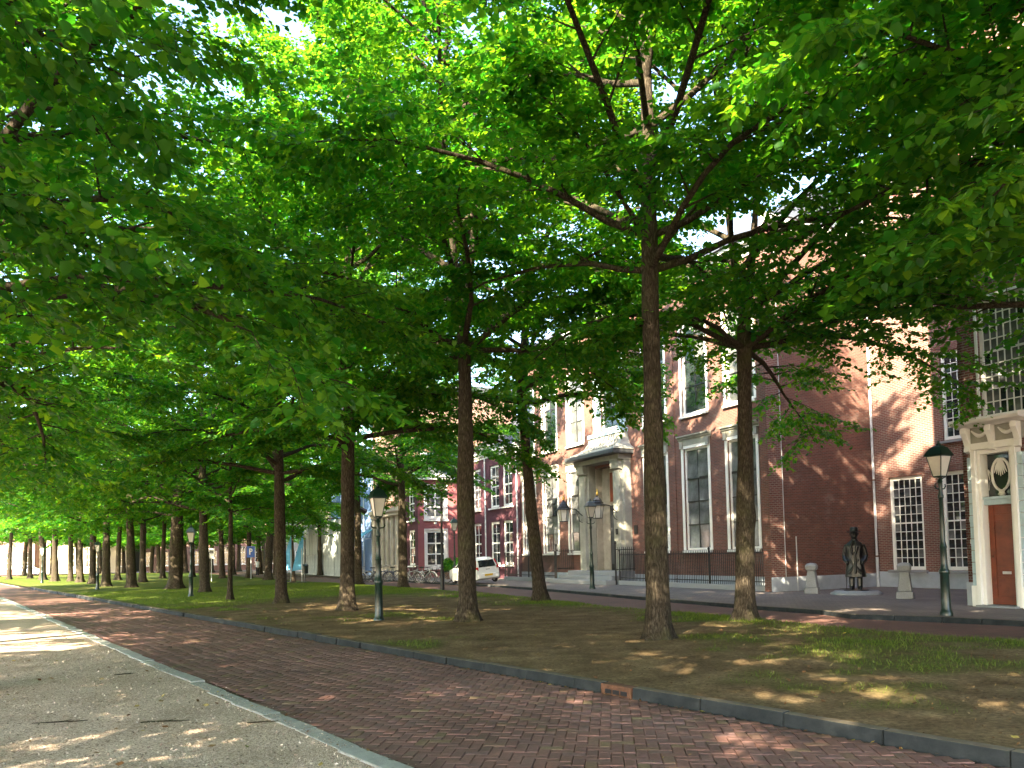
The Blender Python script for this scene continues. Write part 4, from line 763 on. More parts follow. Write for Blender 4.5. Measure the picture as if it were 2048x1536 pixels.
for i, (u, v, me, sc) in enumerate(sorted(far, key=lambda q: q[0])):
    plant(me, gp(u, v), f'distant lime trunk, {ORD[i]} from the left edge among the far trunks', G2, i*1.7, .97, sc)
back = [(8, 1146, X2), (52, 1145, X2), (98, 1147, X1), (150, 1145, X2), (200, 1146, X1), (248, 1146, X2), (302, 1146, X2), (352, 1147, X1), (402, 1146, X2), (466, 1148, X1), (520, 1147, X2), (552, 1149, X2)]
for i, (u, v, me) in enumerate(back): plant(me, gp(u, v), f'lime in the farthest row, {ORD[i]} of that row from the left', 'limes in the farthest row', i*2.1+.5, .78, 1.2)
for i, (u, y, me) in enumerate([(8, 108, X1), (62, 112, X2), (118, 110, X1), (170, 114, X2), (222, 112, X1), (276, 116, X2), (330, 113, X1), (384, 116, X2), (436, 112, X1), (490, 115, X2), (540, 110, X1)]):
    k = (u-1024)/FPX; plant(me, (k*y-1.0, y, 0), f'slim background lime added to shade the far houses, {ORD[i]} of them from the left', 'limes added to shade the far houses', i*1.3, .92, 1.25)  # row added to keep the sun off the far houses
off = [((-7.9, 10.2), VF, .4, 'lime outside the left edge whose low leafy branches hang into the upper left'), ((-11.8, 15.8), VE, 2.0, 'lime left of the gravel walk, its crown filling the left edge at mid height'),
       ((-15.9, 21.5), VF, 3.0, 'lime left of the gravel walk with its crown above the far end of the road'), ((-20.8, 28.3), VE, 4.2, 'lime at the left edge above the far end of the gravel walk'), ((-27.4, 37.2), X2, 5.2, 'lime crown low at the left edge, farthest of the row left of the gravel'),
       ((-35.4, 48.3), X1, 1.2, 'lime crown at the left edge beyond the end of the gravel walk'), ((-8.4, 4.0), VE, 5.5, 'lime left of the viewpoint whose large leaves hang in at the top left'),
       ((7.8, 9.0), VA, 1.0, 'lime outside the right edge whose leafy branches fill the upper right'), ((10.6, 4.6), VB, 2.4, 'lime beside the viewpoint on the right, out of view'), ((-2.2, .2), VA, 3.9, 'lime over the viewpoint whose leaves hang in at the top'),
       ((3.6, -4.5), VB, .7, 'unseen lime added behind the viewpoint to shade the brick road'), ((-8.5, -2.5), VD, 5.0, 'unseen lime added behind the viewpoint on the left to shade the gravel'), ((-3.0, -8.5), X2, 1.5, 'unseen shade lime added farther behind the viewpoint'), ((9.5, -2.5), X1, 4.1, 'unseen shade lime added behind the viewpoint on the right'), ((-12.5, -9), X1, 2.2, 'unseen shade lime added in an outer row behind the viewpoint'), ((10.0, 12.6), VC, 3.3, 'lime by the side road outside the right edge'), ((-18.5, -11), X2, 4.6, 'unseen shade lime added outermost behind the viewpoint'), ((-16.5, 10.5), X2, 2.5, 'lime in the second row left of the gravel, crown behind the low branches'), ((-24.5, 18.5), X1, 3.5, 'lime in the second row left of the gravel, its crown at the left edge'), ((-32, 26.5), X2, 1.4, 'lime in the second row left of the gravel, farther along'), ((-40, 36), X2, .2, 'lime in the second row left of the gravel, farthest one')]
for (x, y), me, rz, lab in off: plant(me, (x, y, -.05), lab, G3, rz, 1.0, 1.3 if me is VC else 1.0)  # limes behind the viewpoint are unseen, added to shade the foreground

# ------------------------------------------------------------------ lanterns, signs, bollards
def lantern(h=4.1, k=1.0):
    root = empty('street_lantern'); prof = [(.17, 0), (.17, .06), (.15, .10), (.125, .16), (.115, .95), (.135, .98), (.135, 1.04), (.105, 1.08), (.085, 1.2), (.085, 1.55), (.10, 1.58), (.085, 1.62), (.062, 1.72), (.048, h-1.35), (.075, h-1.32), (.075, h-1.27), (.05, h-1.2), (.045, h-.98), (.07, h-.94), (.03, h-.86)]
    MB().lathe([(r_*.84, z_) for r_, z_ in prof], 12).build('post', MT['dkgreen'], root, smooth=True)
    a = MB()
    for q in (-1, 1): a.tube([(0, 0, h-1.12), (q*.14, 0, h-1.10), (q*.19, 0, h-1.04), (q*.17, 0, h-1.0)], [.02, .018, .018, .022], 6)
    a.build('ladder_arm', MT['dkgreen'], root, smooth=True)
    b, t = .13*k, .25*k; z0, z1 = h-.82, h-.34; c = MB(); s = math.sqrt(2)
    for q in range(4):
        an = PI/4+q*PI/2; c.tube([(0, 0, h-.9), (b*s*math.cos(an), b*s*math.sin(an), z0)], .012, 5); c.tube([(b*s*math.cos(an), b*s*math.sin(an), z0), (t*s*math.cos(an), t*s*math.sin(an), z1)], .013, 5)
    for r_, z in ((b, z0), (t, z1)): c.tube([(r_*s*math.cos(PI/4+q*PI/2), r_*s*math.sin(PI/4+q*PI/2), z) for q in range(5)], .014, 5)
    c.build('cage', MT['dkgreen'], root)
    for q in range(4):
        an = q*PI/2; R_ = Matrix.Rotation(an, 3, 'Z'); pts = [R_ @ Vector(p) for p in ((b-.004, -b, z0), (b-.004, b, z0), (t-.004, t, z1), (t-.004, -t, z1))]; pin = [p*1 - R_ @ Vector((.006, 0, 0)) for p in pts]
        MB().hexa([*pts, *pin]).build('pane', MT['opal'], root)
    rf = MB().lathe([(t*s*1.22, z1), (t*s*1.2, z1+.03), (t*s*.72, z1+.20), (t*s*.66, z1+.20), (t*s*.42, z1+.245), (.05, z1+.25)], 4, ph=PI/4); rf.build('roof', MT['dkgreen'], root)
    MB().lathe([(.055, z1+.25), (.07, z1+.28), (.03, z1+.31), (.035, z1+.34), (.008, z1+.37)], 10).build('finial', MT['dkgreen'], root, smooth=True)
    return root
LG = 'green street lanterns'
def put(o, loc, rz, label, cat=None, group=None, sc=1.0): o.location = loc; o.rotation_euler = (0, 0, rz); o.scale = (sc,)*3; tag(o, label, cat, group); return o
L0 = lantern(4.05, .74); L1 = lantern(3.5, .66)
def gl(u, v, z=0): p = ground(u, v); return (p.x, p.y, z)
L2, L3 = copy_tree(L0), copy_tree(L0); L4, L5, L6 = copy_tree(L1), copy_tree(L1), copy_tree(L1)
put(L0, gl(1893, 1231), .45, 'green lantern standing on the pavement before the brown door', 'lantern', LG)
put(L2, gl(1184.6, 1178), .3, 'green lantern on the pavement before the mansion portal', 'lantern', LG)
put(L3, gl(910, 1166), .3, 'lantern before the rose house, left of the white car', 'lantern', LG, .97)
put(L1, gl(758, 1241, -.03), .5, 'green lantern on the planted strip between lime trunks', 'lantern', LG)
put(L4, gl(382, 1194), .2, 'lantern on the lawn right of the very thick lime', 'lantern', LG, .92)
put(L5, gl(195, 1179), .2, 'lantern on the far lawn among the distant trunks', 'lantern', LG, .86)
put(L6, gl(84, 1166), .2, 'smallest lantern, beside the far end of the road', 'lantern', LG, .9)
# flowers hanging basket bracket is plain ironwork; floodlight mast
fm = empty('floodlight_mast', gl(885, 1180)); tag(fm, 'tall dark mast with tilted floodlights before the rose house', 'lamp')
MB().lathe([(.10, 0), (.095, .9), (.06, 1.0), (.05, 4.4)], 12).build('pole', MT['black'], fm, smooth=True)
for z, a, x in ((4.62, .5, .12), (4.95, -.4, .05)):
    c = MB(); c.box(-.20, .20, -.13, .13, -.15, .13); o = c.build('floodlight', MT['rust'], fm, bevel=.02, loc=(x, -.1, z)); o.rotation_euler = (.5, a*.8, .3); MB().box(-.17, .17, -.14, -.131, -.12, .10).build('lens', MT['opal'], o)
    MB().tube([(0, 0, 4.3), (x*.5, 0, z-.2), (x, -.05, z)], .022, 6).build('bracket', MT['black'], fm)
fm2 = empty('floodlight_mast', gl(722, 1166)); tag(fm2, 'dark mast with one floodlight right beside the sunlit-footed lime', 'lamp')
MB().lathe([(.09, 0), (.085, .9), (.05, 1.0), (.045, 4.6)], 10).build('pole', MT['black'], fm2, smooth=True); o = MB().box(-.24, .24, -.16, .16, -.12, .12).build('floodlight', MT['black'], fm2, bevel=.03, loc=(.2, -.1, 4.65)); o.rotation_euler = (.4, .5, 0)
# wall lanterns of the portal
def wall_lantern():
    root = empty('wall_lantern'); a = MB(); a.tube([(0, 0, -.1), (0, -.25, .02), (0, -.55, .28), (0, -.95, .34), (0, -1.15, .30)], [.03, .028, .025, .025, .02], 8); a.tube([(0, 0, -.45), (0, -.3, -.35), (0, -.45, -.05), (0, -.5, .22)], [.02, .018, .016, .015], 6); a.tube([(0, -.12, -.12), (0, -.22, -.28), (0, -.10, -.34), (0, -.06, -.2)], .014, 6); a.box(-.08, .08, -.03, 0, -.6, .1)
    a.build('bracket', MT['black'], root, smooth=True); c = (0, -1.3, 0)
    MB().lathe([(.36, .26), (.40, .28), (.38, .33), (.29, .37), (.30, .42), (.21, .50), (.22, .54), (.12, .66), (.06, .72), (.07, .76), (.02, .78)], 6, c).build('roof', MT['black'], root)
    f = MB()
    for k in range(6): q = k*PI/3; f.tube([(.31*math.cos(q), -1.3+.31*math.sin(q), .27), (.22*math.cos(q), -1.3+.22*math.sin(q), -.34)], .013, 5)
    f.tube([(.22*math.cos(k*PI/3), -1.3+.22*math.sin(k*PI/3), -.34) for k in range(7)], .016, 5); f.build('cage', MT['black'], root)
    for k in range(6):
        q0, q1 = k*PI/3, (k+1)*PI/3; P_ = [(r*math.cos(q), -1.3+r*math.sin(q), z) for r, q, z in ((.215, q0, -.33), (.215, q1, -.33), (.305, q1, .27), (.305, q0, .27), (.21, q0, -.33), (.21, q1, -.33), (.30, q1, .27), (.30, q0, .27))]; MB().hexa(P_).build('pane', MT['opal'], root)
    MB().lathe([(.03, .78), (.055, .84), (.05, .92), (.02, 1.0), (.03, 1.03), (.004, 1.10)], 8, c).build('gilt_flame', MT['gold'], root, smooth=True)
    return root
W0 = wall_lantern(); W1 = copy_tree(W0)
put(W0, st(-11.5, -.45, 3.75), SA, 'black wall lantern with gilt flame on the right portal pillar', 'lantern', 'portal wall lanterns', 1.05)
put(W1, st(-14.9, -.45, 3.75), SA, 'black wall lantern with gilt flame on the left portal pillar', 'lantern', 'portal wall lanterns', 1.05)
# stone bollards
def bollard():
    root = empty('stone_bollard'); p4 = lambda pr: MB().lathe(pr, 8, ph=PI/8)
    MB().hexa([(-.24,-.24,0),(.24,-.24,0),(.24,.24,0),(-.24,.24,0),(-.225,-.225,.22),(.225,-.225,.22),(.225,.225,.22),(-.225,.225,.22)]).build('base', MT['granite'], root, bevel=.02)
    MB().hexa([(-.2,-.2,.22),(.2,-.2,.22),(.2,.2,.22),(-.2,.2,.22),(-.135,-.135,.82),(.135,-.135,.82),(.135,.135,.82),(-.135,.135,.82)]).build('shaft', MT['granite'], root, bevel=.035)
    MB().loft([[(x*a, y*a, z) for x, y in ((-1,-1),(1,-1),(1,1),(-1,1))] for a, z in ((.14, .82), (.185, .89), (.19, 1.0), (.15, 1.07), (.05, 1.10))]).build('cap', MT['granite'], root, bevel=.025)
    return root
B0 = bollard(); B1 = copy_tree(B0); put(B0, gl(1625, 1187), SA+.55, 'grey stone bollard left of the bronze statue', 'bollard', 'stone bollards', 1.0); put(B1, gl(1811, 1197), SA+.55, 'grey stone bollard right of the statue, below the many-paned window', 'bollard', 'stone bollards', 1.02)

# ------------------------------------------------------------------ figures
def ring(cx, cy, z, rx, ry, n=14, rot=0.0, ex=2.3):
    out = []
    for k in range(n):
        q = 2*PI*k/n; c, s = math.cos(q), math.sin(q); x = rx*abs(c)**(2/ex)*(1 if c >= 0 else -1); y = ry*abs(s)**(2/ex)*(1 if s >= 0 else -1); out.append((cx+x*math.cos(rot)-y*math.sin(rot), cy+x*math.sin(rot)+y*math.cos(rot), z))
    return out
def fuse(mb, name, m, parent, vox=.014):
    o = mb.build(name, m, parent); md = o.modifiers.new('r', 'REMESH'); md.mode = 'VOXEL'; md.voxel_size = vox; s = o.modifiers.new('s', 'SMOOTH'); s.factor = .5; s.iterations = 4
    dg = bpy.context.evaluated_depsgraph_get(); me = bpy.data.meshes.new_from_object(o.evaluated_get(dg)); o.modifiers.clear(); o.data = me
    if not me.materials: me.materials.append(m)
    me.shade_smooth(); return o
# bronze man in long coat and hat, hands in pockets, facing -y, 2.05 m tall
sta = empty('bronze_statue', gl(1713, 1188), 0); tag(sta, 'dark bronze statue of a man in long coat and hat with a cane', 'statue')
MB().lathe([(.82, 0), (.80, .05), (.70, .10), (.68, .12), (.0, .125)], 40).build('round_base', MT['granite'], sta, smooth=True); MB().lathe([(.40, .12), (.40, .15), (0, .152)], 28).build('foot_plate', MT['bronze'], sta)
b = MB(); Z0 = .15
for q in (-1, 1):      # trousers and shoes
    b.loft([ring(q*.125, .0, Z0+.0, .075, .085), ring(q*.125, -.01, Z0+.10, .085, .10), ring(q*.12, 0, Z0+.35, .095, .105), ring(q*.11, 0, Z0+.75, .12, .13)])
    b.loft([ring(q*.135, -.05, Z0+.0, .06, .15), ring(q*.135, -.05, Z0+.05, .06, .15), ring(q*.13, -.03, Z0+.10, .05, .10)])
b.loft([ring(0, .02, Z0+.42, .335, .225), ring(0, .02, Z0+.48, .33, .22), ring(0, .015, Z0+.85, .275, .19), ring(0, .01, Z0+1.1, .25, .175), ring(0, 0, Z0+1.35, .265, .17), ring(0, 0, Z0+1.48, .275, .16), ring(0, .01, Z0+1.57, .23, .135), ring(0, .015, Z0+1.63, .14, .11), ring(0, .01, Z0+1.71, .085, .09)])
for q in (-1, 1):      # sleeves bent, hands in pockets, pocket flap swelling
    b.tube([(q*.235, .01, Z0+1.50), (q*.30, .04, Z0+1.32), (q*.335, .05, Z0+1.13), (q*.31, -.05, Z0+1.0), (q*.24, -.13, Z0+.93)], [.085, .085, .078, .072, .068], 10)
    b.tube([(q*.25, -.12, Z0+.95), (q*.22, -.165, Z0+.86)], [.075, .05], 8)
    b.tube([(q*.05, -.12, Z0+1.62), (q*.10, -.17, Z0+1.45), (q*.05, -.185, Z0+1.2)], [.05, .04, .015], 6)          # lapels
b.tube([(.02, -.165, Z0+1.25), (.03, -.19, Z0+.9), (.03, -.215, Z0+.55)], [.02, .022, .024], 6)                    # coat front edge
for q, x in ((.11, -.18), (-.16, .20)): b.tube([(q, -.15, Z0+1.0), (x, -.185, Z0+.55)], [.02, .035], 6)
hz = Z0+1.70          # head, neck, ears, nose, chin
hv = len(b.v)
b.loft([ring(0, .02, hz-.06, .075, .08), ring(0, .01, hz+.0, .07, .08), ring(0, -.015, hz+.03, .075, .095), ring(0, -.01, hz+.09, .088, .112), ring(0, 0, hz+.16, .092, .118), ring(0, .01, hz+.23, .085, .11), ring(0, .015, hz+.28, .05, .06)])
b.tube([(0, -.115, hz+.165), (0, -.145, hz+.115), (0, -.11, hz+.10)], [.012, .02, .014], 6); b.tube([(-.03, -.105, hz+.065), (.03, -.105, hz+.065)], .014, 6); b.tube([(-.06, -.098, hz+.175), (0, -.118, hz+.172), (.06, -.098, hz+.175)], .013, 6)
for q in (-1, 1): b.tube([(q*.095, .015, hz+.10), (q*.10, .02, hz+.17)], .02, 6)
b.v[hv:] = [(x*1.28, y*1.24, hz-.04+(z-hz+.04)*1.12) for x, y, z in b.v[hv:]]
fg = fuse(b, 'figure', MT['bronze'], sta, .013)
hat = MB().loft([ring(0, .01, hz+.195, .185, .215), ring(0, .01, hz+.215, .195, .225), ring(0, .01, hz+.225, .115, .14), ring(0, .015, hz+.31, .108, .13), ring(0, .02, hz+.35, .09, .11), ring(0, .02, hz+.345, .03, .06)]); hat.v = [(x*1.22, y*1.2, hz-.04+(z-hz+.04)*1.12) for x, y, z in hat.v]; hat.build('hat', MT['bronze'], sta, smooth=True)
MB().tube([(-.30, .05, .15), (-.28, .03, Z0+.85)], .014, 8).tube([(-.28, .03, Z0+.85), (-.27, -.03, Z0+.90), (-.25, -.09, Z0+.87)], .016, 8).build('cane', MT['bronze'], sta)
sta.rotation_euler = (0, 0, -.52); sta.scale = (1.04,)*3
# walker far down the avenue
pg = ground(515, 1152); pe = empty('person', (pg.x, pg.y, 0), .4); tag(pe, 'person in a pale shirt and dark trousers walking beyond the parking sign', 'person')
cloth = mat('dark_trousers', (.02, .022, .03), .9); shirt = mat('pale_shirt', (.55, .58, .62), .9); skin = mat('skin', (.42, .24, .17), .6)
b = MB()
for q in (-1, 1): b.loft([ring(q*.09+.0, q*.16, 0, .05, .12), ring(q*.09, q*.13, .08, .05, .06), ring(q*.09, q*.08, .45, .06, .065), ring(q*.085, 0, .9, .085, .10)])
b.loft([ring(0, 0, .82, .17, .12), ring(0, 0, 1.05, .15, .11), ring(0, 0, 1.35, .2, .12), ring(0, 0, 1.45, .14, .09), ring(0, 0, 1.50, .055, .055), ring(0, -.01, 1.55, .06, .07), ring(0, -.01, 1.65, .078, .098), ring(0, 0, 1.74, .05, .06)])
for q in (-1, 1): b.tube([(q*.2, 0, 1.4), (q*.25, q*-.06, 1.12), (q*.24, q*-.14, .86)], [.055, .045, .035], 8)
body = fuse(b, 'body', skin, pe, .03)
t = MB()
for q in (-1, 1): t.loft([ring(q*.09, q*.13, .07, .062, .075), ring(q*.09, q*.08, .45, .075, .08), ring(q*.085, 0, .93, .098, .118)])
t.build('trousers', cloth, pe, smooth=True); MB().loft([ring(0, 0, .86, .185, .135), ring(0, 0, 1.05, .166, .127), ring(0, 0, 1.36, .216, .136), ring(0, 0, 1.46, .15, .10)]).build('shirt', shirt, pe, smooth=True); MB().loft([ring(0, .02, 1.62, .088, .10), ring(0, .02, 1.72, .085, .095), ring(0, .02, 1.77, .04, .05)]).build('hair', MT['rubber'], pe, smooth=True)

# ------------------------------------------------------------------ bicycles
def bicycle(mf):
    root = empty('bicycle')
    for x in (-.53, .53):
        w = MB(); w.tube([(x+.33*math.cos(q), 0, .35+.33*math.sin(q)) for q in np.linspace(0, 2*PI, 29)], .021, 6, cap=False); wo = w.build('wheel', MT['rubber'], root, smooth=True)
        r = MB().tube([(x+.302*math.cos(q), 0, .35+.302*math.sin(q)) for q in np.linspace(0, 2*PI, 29)], .012, 5, cap=False); r.build('rim', MT['chrome'], wo); s = MB()
        for k in range(18): q = k*2*PI/18; s.tube([(x, .02*(-1)**k, .35), (x+.3*math.cos(q), 0, .35+.3*math.sin(q))], .0022, 3)
        s.tube([(x, -.05, .35), (x, .05, .35)], .02, 8); s.build('spokes', MT['chrome'], wo)
        MB().tube([(x+.365*math.cos(q), 0, .35+.365*math.sin(q)) for q in np.linspace(.2, 2.9, 14)], .018, 5).build('mudguard', mf, root)
    f = MB(); f.tube([(-.53, 0, .35), (-.08, 0, .30), (.34, 0, .72)], .018, 8); f.tube([(-.08, 0, .30), (-.20, 0, .86)], .016, 8); f.tube([(-.16, 0, .68), (.36, 0, .80)], .016, 8); f.tube([(-.53, 0, .35), (-.18, 0, .72)], .011, 6); f.tube([(.34, 0, .66), (.38, 0, .88)], .02, 8); f.tube([(.36, 0, .70), (.45, 0, .48), (.53, 0, .35)], .013, 6); f.build('frame', mf, root, smooth=True)
    h = MB(); h.tube([(.38, 0, .86), (.40, 0, 1.02)], .013, 6); h.tube([(.22, -.29, 1.03), (.30, -.27, 1.05), (.40, -.14, 1.04), (.40, .14, 1.04), (.30, .27, 1.05), (.22, .29, 1.03)], .012, 6); h.build('handlebar', MT['chrome'], root, smooth=True)
    MB().loft([[(-.36, -.10, .93), (-.36, .10, .93), (-.36, .10, .98), (-.36, -.10, .98)], [(-.24, -.09, .92), (-.24, .09, .92), (-.24, .09, .98), (-.24, -.09, .98)], [(-.06, -.02, .94), (-.06, .02, .94), (-.06, .02, .97), (-.06, -.02, .97)]]).build('saddle', MT['rubber'], root, bevel=.015); MB().tube([(-.20, 0, .84), (-.22, 0, .94)], .012, 6).build('seat_post', MT['chrome'], root)
    c = MB(); c.tube([(-.08, -.08, .30), (-.08, .08, .30)], .02, 6); c.tube([(-.08, -.08, .30), (.04, -.08, .20)], .010, 5); c.tube([(-.08, .08, .30), (-.20, .08, .40)], .010, 5); c.box(0.0, .09, -.15, -.08, .19, .21); c.box(-.25, -.16, .08, .15, .39, .41); c.lathe([(.09, -.005), (.09, .005)], 12, (-.08, 0, .30)); c.build('crank', MT['black'], root)
    k = MB(); k.box(-.80, -.42, -.07, .07, .745, .76); k.tube([(-.75, 0, .75), (-.53, .05, .35)], .006, 4); k.build('carrier', MT['black'], root); MB().lathe([(.03, 0), (.045, .03), (.045, .06)], 8, (.46, 0, .80)).build('headlamp', MT['chrome'], root)
    return root
bm1 = MT['black']; bm2 = mat('navy_bicycle_enamel', (.02, .035, .10), .35); bm3 = mat('silver_bicycle_enamel', (.35, .37, .40), .35, metal=.4)
bikes = [bicycle(m) for m in (bm1, bm2, bm3)]; used = [False]*3
names = ['leftmost pale bicycle', 'second bicycle from the left', 'dark blue bicycle, third from the left', 'fourth bicycle from the left', 'fifth bicycle from the left', 'sixth bicycle from the left, close by the lime', 'bicycle just right of the scarred lime', 'silver bicycle, third from the right', 'black bicycle, second from the right', 'rightmost black bicycle by the floodlight mast']
spots = [(738, 1166, 2), (752, 1164, 0), (766, 1165, 1), (779, 1163, 0), (792, 1165, 1), (824, 1166, 2), (838, 1164, 0), (850, 1167, 2), (862, 1165, 0), (877, 1166, 0)]
for i, (u, v, k) in enumerate(spots):
    o = bikes[k] if not used[k] else copy_tree(bikes[k]); used[k] = True
    put(o, gl(u, v), SA + R(38) + random.gauss(0, .28) + (PI if i % 3 == 0 else 0), names[i] + ' in the row before the houses', 'bicycle', 'parked bicycles', 1.0)
# ------------------------------------------------------------------ small white hatchback
def car(paint):
    root = empty('parked_car')      # x forward, rear at 0
    st_ = [(0.0, .32, .78, .80, .70, .66), (.06, .28, .82, .98, .76, .64), (.22, .24, .90, 1.36, .80, .56), (.40, .22, .93, 1.46, .81, .56), (1.2, .20, .92, 1.49, .815, .58), (1.9, .20, .90, 1.44, .815, .57), (2.45, .20, .88, 1.12, .81, .60), (2.72, .21, .86, .93, .80, .64), (3.15, .24, .76, .80, .76, .62), (3.40, .30, .62, .65, .66, .55)]
    rings = [[(x, -w, zb), (x, -w-.015, (zb+zm)/2), (x, -w, zm), (x, -wr, zr-.05), (x, -wr*.8, zr), (x, wr*.8, zr), (x, wr, zr-.05), (x, w, zm), (x, w+.015, (zb+zm)/2), (x, w, zb)] for x, zb, zm, zr, w, wr in st_]
    MB().loft(rings).build('body', paint, root, smooth=True)
    MB().add([(.045, -.54, .95), (.045, .54, .95), (.215, .49, 1.33), (.215, -.49, 1.33), (.06, -.54, .95), (.06, .54, .95), (.24, .49, 1.33), (.24, -.49, 1.33)], [(0, 1, 2, 3), (4, 7, 6, 5), (0, 4, 5, 1), (1, 5, 6, 2), (2, 6, 7, 3), (3, 7, 4, 0)]).build('rear_window', MT['glass'], root, loc=(-.03, 0, .01))
    for s in (-1, 1):
        for a, b_, ta, tb in ((.42, 1.18, .46, 1.16), (1.26, 2.28, 1.25, 1.86)):
            MB().hexa([(a, s*.822, .95), (b_, s*.822, .95), (b_, s*.80, .95), (a, s*.80, .95), (ta, s*.60, 1.39), (tb, s*.605, 1.37), (tb, s*.57, 1.37), (ta, s*.57, 1.39)]).build('side_window', MT['glass'], root)
        tl_ = MB(); tl_.loft([[(.0, s*.60, z), (.03, s*.60, z), (.24, s*(.805-.12*max(0, z-.9)), z), (.10, s*(.80-.12*max(0, z-.9)), z)] for z in (.62, .8, .98)]); tl_.tube([(.13, s*.73, .98), (.27, s*.60, 1.34)], [.05, .04], 6); tl_.build('tail_light', MT['red'], root, smooth=True)
        MB().lathe([(.03, 0), (.11, .02), (.11, .06), (.03, .08)], 10, (2.15, s*.93, .94)).build('wing_mirror', MT['black'], root); MB().loft([[(3.12, s*.5, .60), (3.30, s*.52, .62), (3.14, s*.74, .64)], [(3.06, s*.5, .74), (3.20, s*.52, .74), (3.0, s*.74, .76)]]).build('headlight', MT['opal'], root); MB().box(1.0, 1.16, s*.82-.02, s*.82+.02, .80, .83).build('door_handle', MT['black'], root)
        for x in (.52, 2.78):
            w = MB(); w.tube([(x+.215*math.cos(q), s*.72, .28+.215*math.sin(q)) for q in np.linspace(0, 2*PI, 25)], .075, 8, cap=False); wo = w.build('wheel', MT['rubber'], root, smooth=True); MB().tube([(x, s*.66, .28), (x, s*.775, .28)], .17, 14).build('rim', MT['zinc'], wo)
    MB().hexa([(-.07, -.62, .34), (-.07, .62, .34), (.08, .72, .30), (.08, -.72, .30), (-.06, -.62, .60), (-.06, .62, .60), (.06, .74, .64), (.06, -.74, .64)]).build('bumper', paint, root, bevel=.04)
    MB().box(-.082, -.072, -.26, .26, .46, .57).build('number_plate', MT['yellow'], root); MB().tube([(-.01, -.12, .83), (-.01, .12, .83)], .015, 6).build('boot_handle', MT['black'], root); MB().add([(2.0, -.52, 1.41), (2.0, .52, 1.41), (2.5, .60, 1.09), (2.5, -.60, 1.09)], [(0, 1, 2, 3)]).build('windscreen', MT['glass'], root, loc=(.03, 0, .03))
    return root
c0 = car(MT['carwhite']); cp = ground(978, 1168); put(c0, (cp.x, cp.y, .02), SA+PI+.10, 'small white hatchback with red tail lights parked half on the kerb', 'car', None, 1.0); c0.rotation_euler = (R(-5), R(-1), SA+PI+.10)
greyp = mat('silver_car_paint', (.45, .47, .5), .25, .03, metal=.3)
far_cars = [(38, 1150, .3, 'pale parked car at the far left end of the avenue'), (128, 1146, .2, 'white parked car seen between distant trunks, left of the pale trunk'), (232, 1143, .25, 'white parked car seen between distant trunks, middle of three'), (318, 1142, .2, 'white parked car just left of the very thick lime')]
for u, v, a, lab in far_cars:
    o = copy_tree(c0); put(o, gl(u, v), a, lab, 'car', 'cars parked across the far end'); o.rotation_euler = (0, 0, a)
# ------------------------------------------------------------------ signs and flags
ps = empty('parking_sign', gl(502, 1158), .1); tag(ps, 'blue square parking sign with white letter P on a pale pole', 'sign')
MB().tube([(0, 0, 0), (0, 0, 2.75)], .035, 8).build('pole', MT['zinc'], ps); MB().box(-.34, .34, -.07, -.045, 1.85, 2.8).build('sign_face', MT['bluesign'], ps, bevel=.01)
pl = MB(); pl.box(-.13, -.03, -.085, -.072, 2.08, 2.62); pl.tube([(-.03+.15*math.sin(q), -.078, 2.46+.115*math.cos(q)) for q in np.linspace(0, PI, 11)], .045, 6); pl.build('letter_p', MT['white'], ps)
ws = empty('white_sign', gl(423, 1163), .1); tag(ws, 'small white notice sign on a pole behind the upright dark lime', 'sign'); MB().tube([(0, 0, 0), (0, 0, 2.5)], .03, 8).build('pole', MT['zinc'], ws); MB().box(-.25, .25, -.06, -.04, 1.8, 2.6).build('sign_face', MT['white'], ws); MB().box(-.16, .16, -.068, -.062, 2.2, 2.45).build('pictogram', MT['dkgreen'], ws)
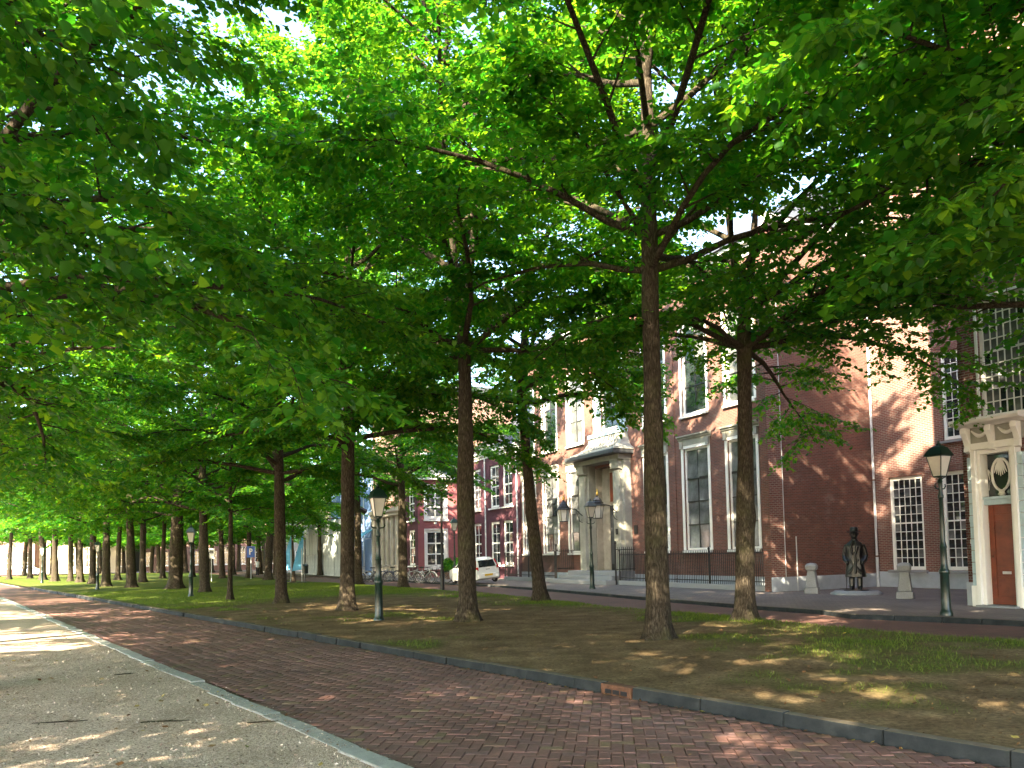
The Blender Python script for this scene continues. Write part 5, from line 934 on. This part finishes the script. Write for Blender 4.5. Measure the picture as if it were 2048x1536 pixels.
def flag(): 
    root = empty('feather_flag'); MB().tube([(0, 0, 0), (.0, 0, 2.2), (.12, 0, 3.3)], .025, 6).build('pole', MT['zinc'], root); m = MB(); n = 10
    R_ = [[(-.62*(1-t)**.8-.02+.12*t, .05*math.sin(t*7), .75+2.6*t), (.02+.12*t, .03*math.sin(t*5+1), .85+2.5*t), (.02+.12*t, .03*math.sin(t*5+1)+.012, .85+2.5*t), (-.62*(1-t)**.8-.02+.12*t, .05*math.sin(t*7)+.012, .75+2.6*t)] for t in np.linspace(0, 1, n)]
    m.loft(R_).build('cloth', MT['flag'], root, smooth=True); MB().box(-.3, .3, -.3, .3, 0, .06).build('foot', MT['black'], root); return root
F0 = flag(); F1 = copy_tree(F0); put(F0, gl(582, 1164), .0, 'pale blue feather flag left of the thin dark lime', 'flag', 'feather flags', 1.05); put(F1, gl(604, 1165), .15, 'pale blue feather flag right of the thin dark lime', 'flag', 'feather flags', 1.05)
lb = empty('litter_bin', gl(610, 1161), 0); tag(lb, 'slim dark green litter bin post right of the blue flags', 'bin'); MB().lathe([(.05, 0), (.05, .5), (.24, .52), (.26, 1.1), (.28, 1.12), (.2, 1.22), (.05, 1.25)], 14).build('body', MT['dkgreen'], lb, smooth=True); MB().tube([(0, 0, 1.2), (0, 0, 3.2)], .06, 8).build('post', MT['dkgreen'], lb)
# planters before the rose house
for u, lab in ((876, 'leafy potted shrub before the rose house window'), (897, 'potted green shrub left of the lantern before the rose house')):
    p = ground(u, 1160); o = empty('potted_shrub', (p.x+.6, p.y+1.2, 0)); tag(o, lab, 'plant', 'potted shrubs before the rose house'); MB().lathe([(.22, 0), (.30, .5), (.33, .5), (.30, .46)], 16).build('pot', MT['brown'], o)
    n = 1300; dd = unit(rng.normal(0, 1, (n, 3)))*rng.random((n, 1))**.4*np.array([.42, .42, .55])+[0, 0, .95]; e1 = unit(rng.normal(0, 1, (n, 3)))*.09; e2 = unit(np.cross(e1, rng.normal(0, 1, (n, 3))))*.035
    c = link('foliage', npmesh('foliage', np.stack([dd-e1, dd-e2, dd+e1, dd+e2], 1).reshape(-1, 3), quads=np.arange(4*n).reshape(-1, 4), mat=MT['leaf'], attr=('tint', 'FACE', rng.random(n))), o)
